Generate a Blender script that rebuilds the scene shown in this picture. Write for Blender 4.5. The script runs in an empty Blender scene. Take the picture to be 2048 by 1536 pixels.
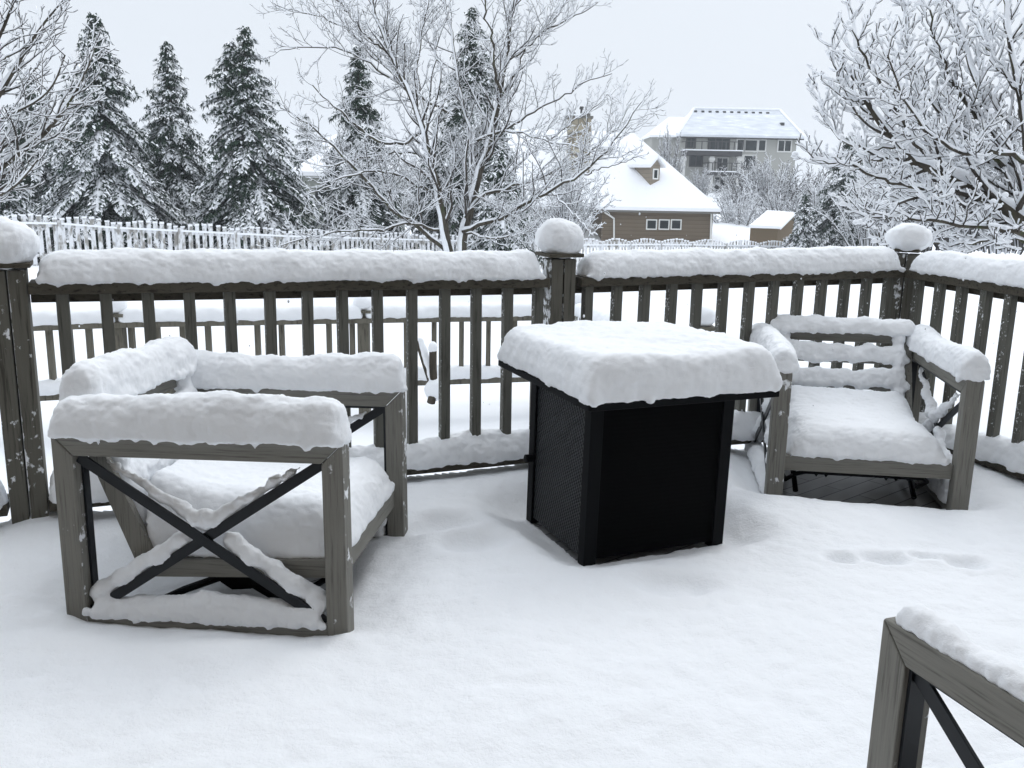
import bpy, math, random
import numpy as np
from mathutils import Matrix, Vector, Euler
random.seed(7); rng = np.random.default_rng(11)
scene = bpy.context.scene
COL = scene.collection

# ---------------------------------------------------------------- camera
CAMZ = 1.2; F_PX = 1828.25; PITCH = 0.2167; ROLL = 0.019
cp, sp = math.cos(PITCH), math.sin(PITCH)
_R = np.array([1., 0, 0]); _F = np.array([0, cp, -sp]); _U = np.array([0, sp, cp])
CR = math.cos(ROLL)*_R + math.sin(ROLL)*_U
CU = -math.sin(ROLL)*_R + math.cos(ROLL)*_U
cam_d = bpy.data.cameras.new('camera'); cam = bpy.data.objects.new('camera', cam_d); COL.objects.link(cam)
M = Matrix(((CR[0], CU[0], -_F[0], 0), (CR[1], CU[1], -_F[1], 0), (CR[2], CU[2], -_F[2], CAMZ), (0, 0, 0, 1)))
cam.matrix_world = M
cam_d.sensor_width = 36; cam_d.lens = 36*F_PX/2048
cam_d.clip_start = 0.05; cam_d.clip_end = 2000
scene.camera = cam
scene.render.resolution_x = 1024; scene.render.resolution_y = 768

# ---------------------------------------------------------------- world: overcast sky
SUN_EL, SUN_AZ = math.radians(48), math.radians(35)
w = bpy.data.worlds.new('World'); scene.world = w; w.use_nodes = True
nt = w.node_tree; nt.nodes.clear(); L = nt.links.new
out = nt.nodes.new('ShaderNodeOutputWorld'); bg = nt.nodes.new('ShaderNodeBackground')
sky = nt.nodes.new('ShaderNodeTexSky'); sky.sky_type = 'NISHITA'; sky.sun_disc = False
sky.sun_elevation = SUN_EL; sky.sun_rotation = SUN_AZ; sky.air_density = 1.0; sky.dust_density = 6.0; sky.ozone_density = 1.0
hs = nt.nodes.new('ShaderNodeHueSaturation'); hs.inputs['Saturation'].default_value = 0.25
L(sky.outputs[0], hs.inputs['Color'])
tc = nt.nodes.new('ShaderNodeTexCoord'); sep = nt.nodes.new('ShaderNodeSeparateXYZ'); L(tc.outputs['Generated'], sep.inputs[0])
rmp = nt.nodes.new('ShaderNodeValToRGB')          # cloud layer: brighter overhead, as under real overcast
e = rmp.color_ramp.elements
e[0].position = 0.0; e[0].color = (7.0, 7.5, 8.1, 1)
e[1].position = 1.0; e[1].color = (14.0, 14.8, 15.9, 1)
k = rmp.color_ramp.elements.new(0.22); k.color = (7.2, 7.75, 8.45, 1)
L(sep.outputs[2], rmp.inputs[0])
mx = nt.nodes.new('ShaderNodeMix'); mx.data_type = 'RGBA'; mx.inputs[0].default_value = 0.93
L(hs.outputs[0], mx.inputs[6]); L(rmp.outputs[0], mx.inputs[7]); L(mx.outputs[2], bg.inputs[0])
bg.inputs[1].default_value = 0.1
L(bg.outputs[0], out.inputs[0])
sd = bpy.data.lights.new('sun', 'SUN'); sd.energy = 0.5; sd.angle = math.radians(25); sd.color = (1, .985, .96)
so = bpy.data.objects.new('sun', sd); COL.objects.link(so)
sv = Vector((math.sin(SUN_AZ)*math.cos(SUN_EL), math.cos(SUN_AZ)*math.cos(SUN_EL), math.sin(SUN_EL)))
so.rotation_euler = sv.to_track_quat('Z', 'Y').to_euler(); so.location = (3, 5, 12)
scene.view_settings.view_transform = 'Standard'; scene.view_settings.look = 'None'
scene.view_settings.exposure = 0.19; scene.view_settings.gamma = 1
scene.render.engine = 'CYCLES'
scene.cycles.max_bounces = 8; scene.cycles.diffuse_bounces = 4; scene.cycles.transparent_max_bounces = 6; scene.cycles.volume_bounces = 1

# ---------------------------------------------------------------- helpers
def ray(px, py):
    return _F + (px-1024)/F_PX*CR - (py-768)/F_PX*CU
def at(px, py, Y):                      # the world point at distance Y that lies on a sight line
    r = ray(px, py); return np.array([0, 0, CAMZ]) + r*(Y/r[1])
def hashn(ix, iy, iz, s):
    n = (ix*374761393 + iy*668265263 + iz*2147483647 + s*974634777) & 0xffffffff
    n = ((n ^ (n >> 13))*1274126177) & 0xffffffff
    n = (n ^ (n >> 16)) & 0xffffff
    return n/0xffffff
def vnoise(P, scale, seed=0):
    P = np.asarray(P, float)*scale; i = np.floor(P).astype(np.int64); f = P-i; f = f*f*(3-2*f); r = 0
    for dx in (0, 1):
        for dy in (0, 1):
            for dz in (0, 1):
                wgt = (f[:, 0] if dx else 1-f[:, 0])*(f[:, 1] if dy else 1-f[:, 1])*(f[:, 2] if dz else 1-f[:, 2])
                r = r + wgt*hashn(i[:, 0]+dx, i[:, 1]+dy, i[:, 2]+dz, seed)
    return r*2-1
def tag(o, label=None, cat=None, group=None, kind=None):
    if label: o['label'] = label
    if cat: o['category'] = cat
    if group: o['group'] = group
    if kind: o['kind'] = kind
    return o
def thing(name, label, cat, loc=(0, 0, 0), rot=(0, 0, 0), group=None):
    o = bpy.data.objects.new(name, None); COL.objects.link(o); o.location = loc; o.rotation_euler = rot
    o.empty_display_size = .1
    return tag(o, label, cat, group)
def copy_tree(o, parent=None):
    c = o.copy(); COL.objects.link(c); c.parent = parent
    for ch in [x for x in bpy.data.objects if x.parent == o]: copy_tree(ch, c)
    return c
class MB:
    def __init__(s): s.v = []; s.f = []; s.n = 0
    def add(s, v, f):
        v = np.asarray(v, float); s.v.append(v); n = s.n
        s.f += [tuple(int(i)+n for i in q) for q in f]; s.n += len(v)
    def box(s, a, b, R=None, c=None):   # corners a..b, optional rotation R about c
        (x0, y0, z0), (x1, y1, z1) = a, b
        v = np.array([(x0, y0, z0), (x1, y0, z0), (x1, y1, z0), (x0, y1, z0), (x0, y0, z1), (x1, y0, z1), (x1, y1, z1), (x0, y1, z1)], float)
        if R is not None:
            c = np.array(c if c is not None else (0, 0, 0), float); v = (v-c)@np.array(R).T + c
        s.add(v, [(0, 3, 2, 1), (4, 5, 6, 7), (0, 1, 5, 4), (1, 2, 6, 5), (2, 3, 7, 6), (3, 0, 4, 7)])
    def bar(s, p, q, w, h, up=(0, 0, 1), e0=0, e1=0):  # box from p to q, width w (sideways), height h (along up), centred
        p = np.array(p, float); q = np.array(q, float); t = q-p; Ln = np.linalg.norm(t); t /= Ln
        up = np.array(up, float); up = up-t*(up@t); up /= np.linalg.norm(up); sd = np.cross(t, up)
        p = p-t*e0; q = q+t*e1
        v = [c+sd*a*w/2+up*b*h/2 for c in (p, q) for a, b in ((-1, -1), (1, -1), (1, 1), (-1, 1))]
        s.add(v, [(0, 1, 2, 3), (7, 6, 5, 4), (0, 4, 5, 1), (1, 5, 6, 2), (2, 6, 7, 3), (3, 7, 4, 0)])
    def prism(s, poly, axis, a, b):     # polygon in the other two axes (cyclic), extruded along axis
        n = len(poly); v = []
        for t in (a, b):
            for (u, w_) in poly: v.append({'x': (t, u, w_), 'y': (u, t, w_), 'z': (u, w_, t)}[axis])
        f = [tuple(range(n))[::-1], tuple(range(n, 2*n))]
        for i in range(n): j = (i+1) % n; f.append((i, j, n+j, n+i))
        s.add(v, f)
    def tube(s, pts, rad, sides=6, cap=True):
        pts = np.asarray(pts, float); n = len(pts)
        rad = np.broadcast_to(np.asarray(rad, float), (n,))
        t = np.gradient(pts, axis=0); t /= np.linalg.norm(t, axis=1)[:, None]+1e-9
        ref = np.array([0, 0, 1.]) if abs(t[0][2]) < .9 else np.array([1., 0, 0])
        a = np.cross(t, ref); a /= np.linalg.norm(a, axis=1)[:, None]+1e-9; b = np.cross(t, a)
        th = np.arange(sides)*2*np.pi/sides
        ring = pts[:, None, :] + rad[:, None, None]*(np.cos(th)[None, :, None]*a[:, None, :]+np.sin(th)[None, :, None]*b[:, None, :])
        f = [(i*sides+j, i*sides+(j+1) % sides, (i+1)*sides+(j+1) % sides, (i+1)*sides+j) for i in range(n-1) for j in range(sides)]
        if cap: f += [tuple(range(sides))[::-1], tuple(range((n-1)*sides, n*sides))]
        s.add(ring.reshape(-1, 3), f)
    def ball(s, c, r, nu=10, nv=7):
        c = np.array(c, float); r = np.broadcast_to(np.array(r, float), (3,)); v = [c+r*(0, 0, -1)]
        for i in range(1, nv):
            ph = -math.pi/2+math.pi*i/nv
            for j in range(nu):
                a = 2*math.pi*j/nu; v.append(c+r*(math.cos(ph)*math.cos(a), math.cos(ph)*math.sin(a), math.sin(ph)))
        v.append(c+r*(0, 0, 1)); f = []
        for j in range(nu): f.append((0, 1+(j+1) % nu, 1+j))
        for i in range(nv-2):
            for j in range(nu):
                a = 1+i*nu; f.append((a+j, a+(j+1) % nu, a+nu+(j+1) % nu, a+nu+j))
        a = 1+(nv-2)*nu
        for j in range(nu): f.append((a+j, a+(j+1) % nu, a+nu))
        s.add(v, f)
    def loaf(s, pts, hw, h, below=.012, n=2.6, m=16, ends=.06, flare=1.0):
        # a long cushion of snow lying along pts (bottom line), half width hw, height h
        pts = np.asarray(pts, float); d = np.r_[0, np.cumsum(np.linalg.norm(np.diff(pts, axis=0), axis=1))]
        N = max(12, int(d[-1]/.02)); u = np.linspace(0, d[-1], N)
        c = np.stack([np.interp(u, d, pts[:, i]) for i in range(3)], 1)
        hw = np.interp(u, d, np.broadcast_to(hw, d.shape)); h = np.interp(u, d, np.broadcast_to(h, d.shape))
        e = np.minimum(u, d[-1]-u)/ends; e = np.clip(e, 0, 1); k = (1-(1-e)**2.4)**(1/2.4); k = np.maximum(k, .02)
        t = np.gradient(c, axis=0); t /= np.linalg.norm(t, axis=1)[:, None]; t[:, 2] = 0
        sd = np.stack([t[:, 1], -t[:, 0], 0*t[:, 0]], 1); sd /= np.linalg.norm(sd, axis=1)[:, None]+1e-9
        th = np.linspace(0, 2*np.pi, m, endpoint=False)
        cx = np.sign(np.cos(th))*np.abs(np.cos(th))**(2/n); cz = np.sign(np.sin(th))*np.abs(np.sin(th))**(2/n)
        z = np.where(cz[None, :] > 0, cz[None, :]*(h*k)[:, None], cz[None, :]*below)
        V = c[:, None, :]+sd[:, None, :]*(cx[None, :]*(hw*(.35+.65*k))[:, None])[:, :, None]+np.array([0, 0, 1.])[None, None, :]*z[:, :, None]
        f = [(i*m+j, i*m+(j+1) % m, (i+1)*m+(j+1) % m, (i+1)*m+j) for i in range(N-1) for j in range(m)]
        f += [tuple(range(m))[::-1], tuple(range((N-1)*m, N*m))]
        s.add(V.reshape(-1, 3), [q[::-1] for q in f])
    def build(s, name, mat, parent=None, world=False, bevel=0, smooth=False):
        v = np.concatenate(s.v) if s.v else np.zeros((0, 3))
        if world and parent is not None: v = v-np.array(parent.location)
        me = bpy.data.meshes.new(name); me.from_pydata(v.tolist(), [], s.f); me.update()
        if smooth: me.polygons.foreach_set('use_smooth', [True]*len(me.polygons))
        me.materials.append(mat)
        o = bpy.data.objects.new(name, me); COL.objects.link(o)
        if parent is not None: o.parent = parent
        if bevel:
            b = o.modifiers.new('bevel', 'BEVEL'); b.width = bevel; b.segments = 2; b.limit_method = 'ANGLE'
        return o
TEX = {}
def ctex(size, depth=2):
    k = (size, depth)
    if k not in TEX:
        if depth == 'v': t = bpy.data.textures.new('clumps', 'VORONOI'); t.noise_scale = size
        else: t = bpy.data.textures.new('clouds', 'CLOUDS'); t.noise_scale = size; t.noise_depth = depth
        TEX[k] = t
    return TEX[k]
def snow_mesh(mb, name, parent=None, world=False, voxel=.007, smooth=8, d1=.016, d2=.008, s1=.06, s2=.022):
    o = mb.build(name, MAT['snow'], parent, world)
    m = o.modifiers.new('remesh', 'REMESH'); m.mode = 'VOXEL'; m.voxel_size = voxel; m.use_smooth_shade = True
    m = o.modifiers.new('smooth', 'SMOOTH'); m.factor = .5; m.iterations = smooth
    for (st, sz, dp) in ((d1*.85, s1*1.3, 1), (-d2*.55, s2*1.5, 'v'), (-.0034 if d2 else 0, .014, 'v'), (.005 if d2 else 0, .011, 2)):
        if st:
            m = o.modifiers.new('displace', 'DISPLACE'); m.texture = ctex(sz, dp); m.strength = st; m.mid_level = .5
            m.texture_coords = 'GLOBAL'
    return o

# ---------------------------------------------------------------- materials
MAT = {}
def mat(name, base=(.5, .5, .5), rough=.8, spec=.3, metal=0, sss=0):
    m = bpy.data.materials.new(name); m.use_nodes = True; b = m.node_tree.nodes['Principled BSDF']
    b.inputs['Base Color'].default_value = (*base, 1); b.inputs['Roughness'].default_value = rough
    b.inputs['Specular IOR Level'].default_value = spec; b.inputs['Metallic'].default_value = metal
    if sss:
        b.inputs['Subsurface Weight'].default_value = sss; b.inputs['Subsurface Radius'].default_value = (.9, 1, 1.2); b.inputs['Subsurface Scale'].default_value = .007
    MAT[name] = m; return m
class N:
    def __init__(s, m): s.t = m.node_tree; s.b = s.t.nodes['Principled BSDF']; s.m = m
    def new(s, typ, **kw):
        n = s.t.nodes.new(typ)
        for k_, v in kw.items(): setattr(n, k_, v)
        return n
    def L(s, a, b): s.t.links.new(a, b)
    def coord(s, which='Object', scale=(1, 1, 1), rot=(0, 0, 0)):
        c = s.new('ShaderNodeTexCoord'); mp = s.new('ShaderNodeMapping'); mp.inputs['Scale'].default_value = scale; mp.inputs['Rotation'].default_value = rot
        s.L(c.outputs[which], mp.inputs[0]); return mp.outputs[0]
    def pos(s, scale=(1, 1, 1), rot=(0, 0, 0)):
        c = s.new('ShaderNodeNewGeometry'); mp = s.new('ShaderNodeMapping'); mp.inputs['Scale'].default_value = scale; mp.inputs['Rotation'].default_value = rot
        s.L(c.outputs['Position'], mp.inputs[0]); return mp.outputs[0]
    def noise(s, vec, scale, detail=3, rough=.55):
        n = s.new('ShaderNodeTexNoise'); n.inputs['Scale'].default_value = scale; n.inputs['Detail'].default_value = detail; n.inputs['Roughness'].default_value = rough
        s.L(vec, n.inputs['Vector']); return n.outputs['Fac']
    def ramp(s, fac, stops):
        r = s.new('ShaderNodeValToRGB'); el = r.color_ramp.elements
        while len(el) < len(stops): el.new(.5)
        for e_, (p, c) in zip(el, stops): e_.position = p; e_.color = (*c, 1) if len(c) == 3 else c
        s.L(fac, r.inputs[0]); return r.outputs[0]
    def math(s, op, a, b=None, clamp=False):
        n = s.new('ShaderNodeMath', operation=op, use_clamp=clamp)
        for i, x in enumerate((a, b)):
            if x is None: continue
            if isinstance(x, (int, float)): n.inputs[i].default_value = x
            else: s.L(x, n.inputs[i])
        return n.outputs[0]
    def mix(s, fac, a, b):
        n = s.new('ShaderNodeMix', data_type='RGBA')
        for i, x in ((0, fac), (6, a), (7, b)):
            if isinstance(x, (int, float)): n.inputs[i].default_value = x
            elif isinstance(x, tuple): n.inputs[i].default_value = (*x, 1)
            else: s.L(x, n.inputs[i])
        return n.outputs[2]
    def bump(s, h, strength=.4, dist=.01):
        b = s.new('ShaderNodeBump'); b.inputs['Strength'].default_value = strength; b.inputs['Distance'].default_value = dist
        s.L(h, b.inputs['Height']); s.L(b.outputs[0], s.b.inputs['Normal'])
    def stuck(s, amount, scale=26, dirx=-.35, vec=None):
        # flakes of blown snow stuck to the wood, mostly on faces turned to the wind
        g = s.new('ShaderNodeNewGeometry'); sp_ = s.new('ShaderNodeSeparateXYZ'); s.L(g.outputs['Normal'], sp_.inputs[0])
        v = s.pos(scale=(1, 1, .8)); n = s.noise(v, scale, 4, .6)
        n2 = s.noise(v, scale*.18, 2)
        wx = s.math('MULTIPLY', sp_.outputs[0], dirx)
        t = s.math('ADD', s.math('ADD', n, s.math('MULTIPLY', n2, .5)), wx)
        t = s.math('SUBTRACT', t, 1.27-amount)
        return s.math('MULTIPLY', t, 14, clamp=True)
SNOWC = (.895, .915, .94)
m = mat('snow', SNOWC, .75, .12); n = N(m); v = n.pos()
a = n.noise(v, 320, 3, .75); vv = n.new('ShaderNodeTexVoronoi'); vv.inputs['Scale'].default_value = 110; n.L(v, vv.inputs['Vector']); b_ = n.math('MULTIPLY', vv.outputs['Distance'], -.8)
n.bump(n.math('ADD', a, n.math('MULTIPLY', b_, .35)), .5, .0025)
m = mat('deck_snow_grain', SNOWC, .75, .12); n = N(m); v = n.pos()
a = n.noise(v, 300, 3, .75); b_ = n.noise(v, 45, 4, .7); n.bump(n.math('ADD', n.math('MULTIPLY', a, .22), b_), .75, .006)
m = mat('ground_snow', SNOWC, .8, .1)
def wood(name, c1, c2, amount, grain=(3, 60, 60), rough=.75, scale=26, dirx=-.35, knots=True):
    m = mat(name, c1, rough, .25); n = N(m)
    v = n.coord(scale=grain); g = n.noise(v, 1.6, 5, .65)
    col = n.ramp(g, [(.34, c2), (.46, c1), (.75, tuple(x*1.18 for x in c1))])
    big = n.noise(n.pos(), 3.0, 3); col = n.mix(n.math('MULTIPLY', big, .45), col, tuple(x*.55 for x in c1))
    if amount: 
        st = n.stuck(amount, scale, dirx); col = n.mix(st, col, SNOWC)
        n.bump(n.math('ADD', n.math('MULTIPLY', g, .3), n.math('MULTIPLY', st, .9)), .6, .004)
    else: n.bump(g, .35, .002)
    n.L(col, n.b.inputs['Base Color']); return m
wood('rail_wood', (.138, .137, .118), (.058, .056, .047), .05, grain=(60, 60, 3), scale=120, dirx=-.38)
wood('rail_wood_long', (.085, .076, .058), (.022, .018, .013), .27, grain=(3, 60, 60), dirx=0, scale=34)
wood('post_wood', (.14, .134, .112), (.055, .05, .04), .26, grain=(60, 60, 2.5), scale=34, dirx=-.28)
wood('post_wood_snowy', (.14, .134, .112), (.055, .05, .04), .50, grain=(60, 60, 2.5), scale=38, dirx=-.28)
wood('lower_wood', (.16, .15, .12), (.07, .062, .05), .2, grain=(30, 30, 3), scale=16)
wood('chair_wood_y', (.228, .222, .198), (.125, .12, .106), .0, grain=(120, 4, 120))
wood('chair_wood_x', (.228, .222, .198), (.125, .12, .106), .0, grain=(4, 120, 120))
wood('chair_wood_z', (.228, .222, .198), (.125, .12, .106), .35, grain=(120, 120, 4), dirx=.1, scale=30)
mat('dark_metal', (.006, .008, .011), .42, .3)
m = mat('black_metal', (.0016, .0022, .0032), .6, .1)
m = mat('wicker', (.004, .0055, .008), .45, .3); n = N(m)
v = n.coord(scale=(1, 1, 1)); sx = n.new('ShaderNodeSeparateXYZ'); n.L(v, sx.inputs[0])
u_ = n.math('ADD', sx.outputs[0], sx.outputs[1])
s1 = n.math('SINE', n.math('MULTIPLY', n.math('ADD', u_, n.math('MULTIPLY', sx.outputs[2], .5)), 330)); s2 = n.math('SINE', n.math('MULTIPLY', sx.outputs[2], 400))
n.bump(n.math('MULTIPLY', s1, s2), .9, .003)
m = mat('wicker_shaded', (.0008, .001, .0014), .8, .05); n = N(m)  # near-black copy of the wicker; the front panel's shade is put into its colour
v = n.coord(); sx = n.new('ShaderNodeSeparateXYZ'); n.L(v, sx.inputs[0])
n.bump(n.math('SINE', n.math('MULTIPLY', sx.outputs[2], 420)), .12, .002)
# deck boards (wet, dark, laid on the diagonal)
m = mat('deck_boards', (.03, .032, .034), .3, .5); n = N(m)
br = n.new('ShaderNodeTexBrick'); br.offset = .5; br.inputs['Scale'].default_value = 1; br.inputs['Brick Width'].default_value = .42; br.inputs['Row Height'].default_value = .075
br.inputs['Mortar Size'].default_value = .003; br.inputs['Color1'].default_value = (.34, .345, .35, 1); br.inputs['Color2'].default_value = (.22, .225, .23, 1); br.inputs['Mortar'].default_value = (.006, .006, .006, 1)
n.L(n.coord(rot=(0, 0, math.radians(-40))), br.inputs['Vector'])
frost = n.ramp(n.noise(n.pos(), 2.4, 4), [(.45, (0, 0, 0)), (.75, (.5, .5, .5))])
n.L(n.mix(frost, br.outputs[0], (.3, .31, .33)), n.b.inputs['Base Color'])
# bark, needles
def bark(name, c, moss=(.06, .07, .035)):
    m = mat(name, c, .9, .1); n = N(m); g = n.noise(n.pos(scale=(1, 1, .4)), 9, 4)
    n.L(n.ramp(g, [(.35, tuple(x*.5 for x in c)), (.55, c), (.7, moss)]), n.b.inputs['Base Color'])
bark('bark', (.085, .075, .06)); bark('twig', (.07, .062, .055), (.09, .08, .065)); bark('far_twig', (.085, .08, .075), (.11, .105, .10))
m = mat('needles', (.035, .05, .036), .8, .1); n = N(m)
n.L(n.ramp(n.noise(n.pos(), 5, 3), [(.3, (.010, .020, .015)), (.5, (.026, .046, .033)), (.72, (.055, .078, .05))]), n.b.inputs['Base Color'])
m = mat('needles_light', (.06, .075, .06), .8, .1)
mat('tree_snow', (.88, .9, .93), .85, .05)
# siding
def siding(name, c, step, amt=.35):
    m = mat(name, c, .8, .1); n = N(m); g = n.new('ShaderNodeNewGeometry'); s_ = n.new('ShaderNodeSeparateXYZ'); n.L(g.outputs['Position'], s_.inputs[0])
    f = n.math('FRACT', n.math('DIVIDE', s_.outputs[2], step)); col = n.ramp(f, [(0, tuple(x*amt for x in c)), (.14, c), (1, tuple(min(1, x*1.1) for x in c))])
    nz = n.noise(n.pos(scale=(.4, .4, 4)), 3, 3); col = n.mix(n.math('MULTIPLY', nz, .4), col, tuple(x*.7 for x in c))
    n.L(col, n.b.inputs['Base Color']); return m
siding('brown_siding', (.165, .13, .092), .26)
siding('dormer_siding', (.28, .24, .19), .28, .5)
siding('shed_siding', (.145, .11, .07), 9.0, 1)
mat('grey_stucco', (.36, .36, .335), .9, .1)
mat('white_trim', (.75, .75, .72), .6, .2); mat('eave', (.16, .155, .14), .7, .2)
mat('dark_trim', (.05, .05, .05), .6, .3); mat('column_white', (.62, .62, .6), .7, .1)
mat('sage_wall', (.30, .315, .285), .9, .1)
m = mat('glass', (.02, .028, .03), .25, .3); n = N(m)
n.L(n.ramp(n.noise(n.pos(), 1.3, 3), [(.4, (.008, .013, .014)), (.7, (.035, .045, .045))]), n.b.inputs['Base Color'])
m = mat('chimney_stone', (.35, .32, .25), .9, .1); n = N(m); vo = n.new('ShaderNodeTexVoronoi'); vo.inputs['Scale'].default_value = 1.9; n.L(n.pos(scale=(1, 1, 1.5)), vo.inputs['Vector'])
vd = n.new('ShaderNodeTexVoronoi', feature='DISTANCE_TO_EDGE'); vd.inputs['Scale'].default_value = 1.9; n.L(n.pos(scale=(1, 1, 1.5)), vd.inputs['Vector'])
sc = n.new('ShaderNodeSeparateColor'); n.L(vo.outputs['Color'], sc.inputs[0])
st = n.ramp(sc.outputs[0], [(0, (.22, .19, .14)), (.5, (.36, .32, .24)), (1, (.48, .45, .37))])
n.L(n.mix(n.math('LESS_THAN', vd.outputs['Distance'], .05), st, (.16, .15, .13)), n.b.inputs['Base Color'])
m = mat('roof_snow', (.88, .895, .92), .8, .05)
m = mat('thin_roof_snow', (.7, .72, .75), .8, .05); n = N(m)
n.L(n.ramp(n.noise(n.pos(scale=(.35, .35, 1.6)), 2.2, 4), [(.3, (.56, .59, .63)), (.6, (.68, .71, .75)), (.78, (.88, .895, .92))]), n.b.inputs['Base Color'])
# picket fence: weathered wood crusted with blown snow
m = mat('picket_wood', (.16, .15, .13), .9, .1); n = N(m)
st = n.ramp(n.noise(n.pos(scale=(1, 1, .5)), 7, 4), [(.40, (0, 0, 0)), (.54, (1, 1, 1))]); n.L(n.mix(n.math('MULTIPLY', st, .80), (.30, .29, .27), (.86, .88, .91)), n.b.inputs['Base Color'])

# ---------------------------------------------------------------- ground
def ground_z(x, y):
    base = np.interp(y, [-30, 4, 8, 21, 35, 50, 62, 80, 110, 150, 500], [-.85, -.8, -.72, -1.2, -2.1, -2.95, -2.5, -1.2, .8, 2.0, 3])
    return base + np.clip(-x-6, 0, 30)*.012*np.clip((y-10)/15, 0, 1)
xs = np.concatenate([np.linspace(-500, -60, 12), np.linspace(-55, 55, 150), np.linspace(60, 500, 12)])
ys = np.concatenate([np.linspace(-60, 3, 8), np.linspace(4, 70, 150), np.linspace(73, 150, 30), np.linspace(170, 600, 10)])
X, Y = np.meshgrid(xs, ys); P = np.stack([X.ravel(), Y.ravel(), 0*X.ravel()], 1)
Z = ground_z(P[:, 0], P[:, 1]) + .10*vnoise(P, .25, 3)*np.clip((P[:, 1]-6)/10, 0, 1) + .03*vnoise(P, 1.1, 4)
P[:, 2] = Z; nx = len(xs)
F = [(j*nx+i, j*nx+i+1, (j+1)*nx+i+1, (j+1)*nx+i) for j in range(len(ys)-1) for i in range(nx-1)]
mb = MB(); mb.add(P, F); g = mb.build('ground', MAT['ground_snow'], smooth=True); tag(g, 'deep fresh snow covering the yard beyond the deck', None, kind='structure')

# ---------------------------------------------------------------- deck layout
P0 = np.array([-1.5736, 2.9465]); P1 = np.array([.1818, 3.713]); P2 = np.array([1.8727, 4.3928]); P3d = np.array([.2725, -.828]); P3d /= np.linalg.norm(P3d)
u1 = (P1-P0)/np.linalg.norm(P1-P0); u2 = (P2-P1)/np.linalg.norm(P2-P1)
PM = P0-u1*2.2; P4 = P2+P3d*2.9
DZ = -.014
poly = [(-4.5, -.6), (4.6, -.6), (4.6, 1.8), tuple(P4), tuple(P2), tuple(P1), tuple(P0), tuple(PM), (-4.5, 1.9)]
def off(poly, d):
    c = np.mean(poly, axis=0); return [tuple(c+(np.array(p)-c)*(1+d/np.linalg.norm(np.array(p)-c))) for p in poly]
mb = MB(); mb.prism(off(poly, .12), 'z', DZ-.24, DZ)
dk = mb.build('deck_floor', MAT['deck_boards']); tag(dk, 'dark wet deck boards laid on the diagonal, bare under the chairs', kind='structure')

CH_L = dict(pos=(-.7598, 2.5796, .0104), a=-1.6663, tx=.0156, ty=-.0261)
CH_R = dict(pos=(1.4114, 3.6966, -.0061), a=3.0035, tx=-.0035, ty=.002)
CH_B = dict(pos=(1.0789, 1.1111, 0), a=.343, tx=0, ty=0)
TBL = dict(pos=(.3997, 3.0702, 0), a=.411)
W, D, HA, TL, TF = .7432, .7689, .5331, .056, .0625
BW, BD, TH, TT, TW = .5419, .455, .5663, .0224, .6989
def inpoly_sd(px, py, poly):        # signed distance to polygon (negative inside)
    d = np.full(px.shape, 1e9); ins = np.zeros(px.shape, bool); n = len(poly)
    for i in range(n):
        ax, ay = poly[i]; bx, by = poly[(i+1) % n]; ex, ey = bx-ax, by-ay
        t = np.clip(((px-ax)*ex+(py-ay)*ey)/(ex*ex+ey*ey), 0, 1); d = np.minimum(d, np.hypot(px-ax-t*ex, py-ay-t*ey))
        c = ((ay > py) != (by > py)) & (px < (bx-ax)*(py-ay)/(by-ay+1e-12)+ax); ins ^= c
    return np.where(ins, -d, d)
def loc2(px, py, pos, a):
    dx, dy = px-pos[0], py-pos[1]; return dx*math.cos(a)+dy*math.sin(a), -dx*math.sin(a)+dy*math.cos(a)
def boxsd(lx, ly, hx, hy):
    qx, qy = np.abs(lx)-hx, np.abs(ly)-hy
    return np.hypot(np.maximum(qx, 0), np.maximum(qy, 0))+np.minimum(np.maximum(qx, qy), 0)
def sm(x, a, b): t = np.clip((x-a)/(b-a), 0, 1); return t*t*(3-2*t)
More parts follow.
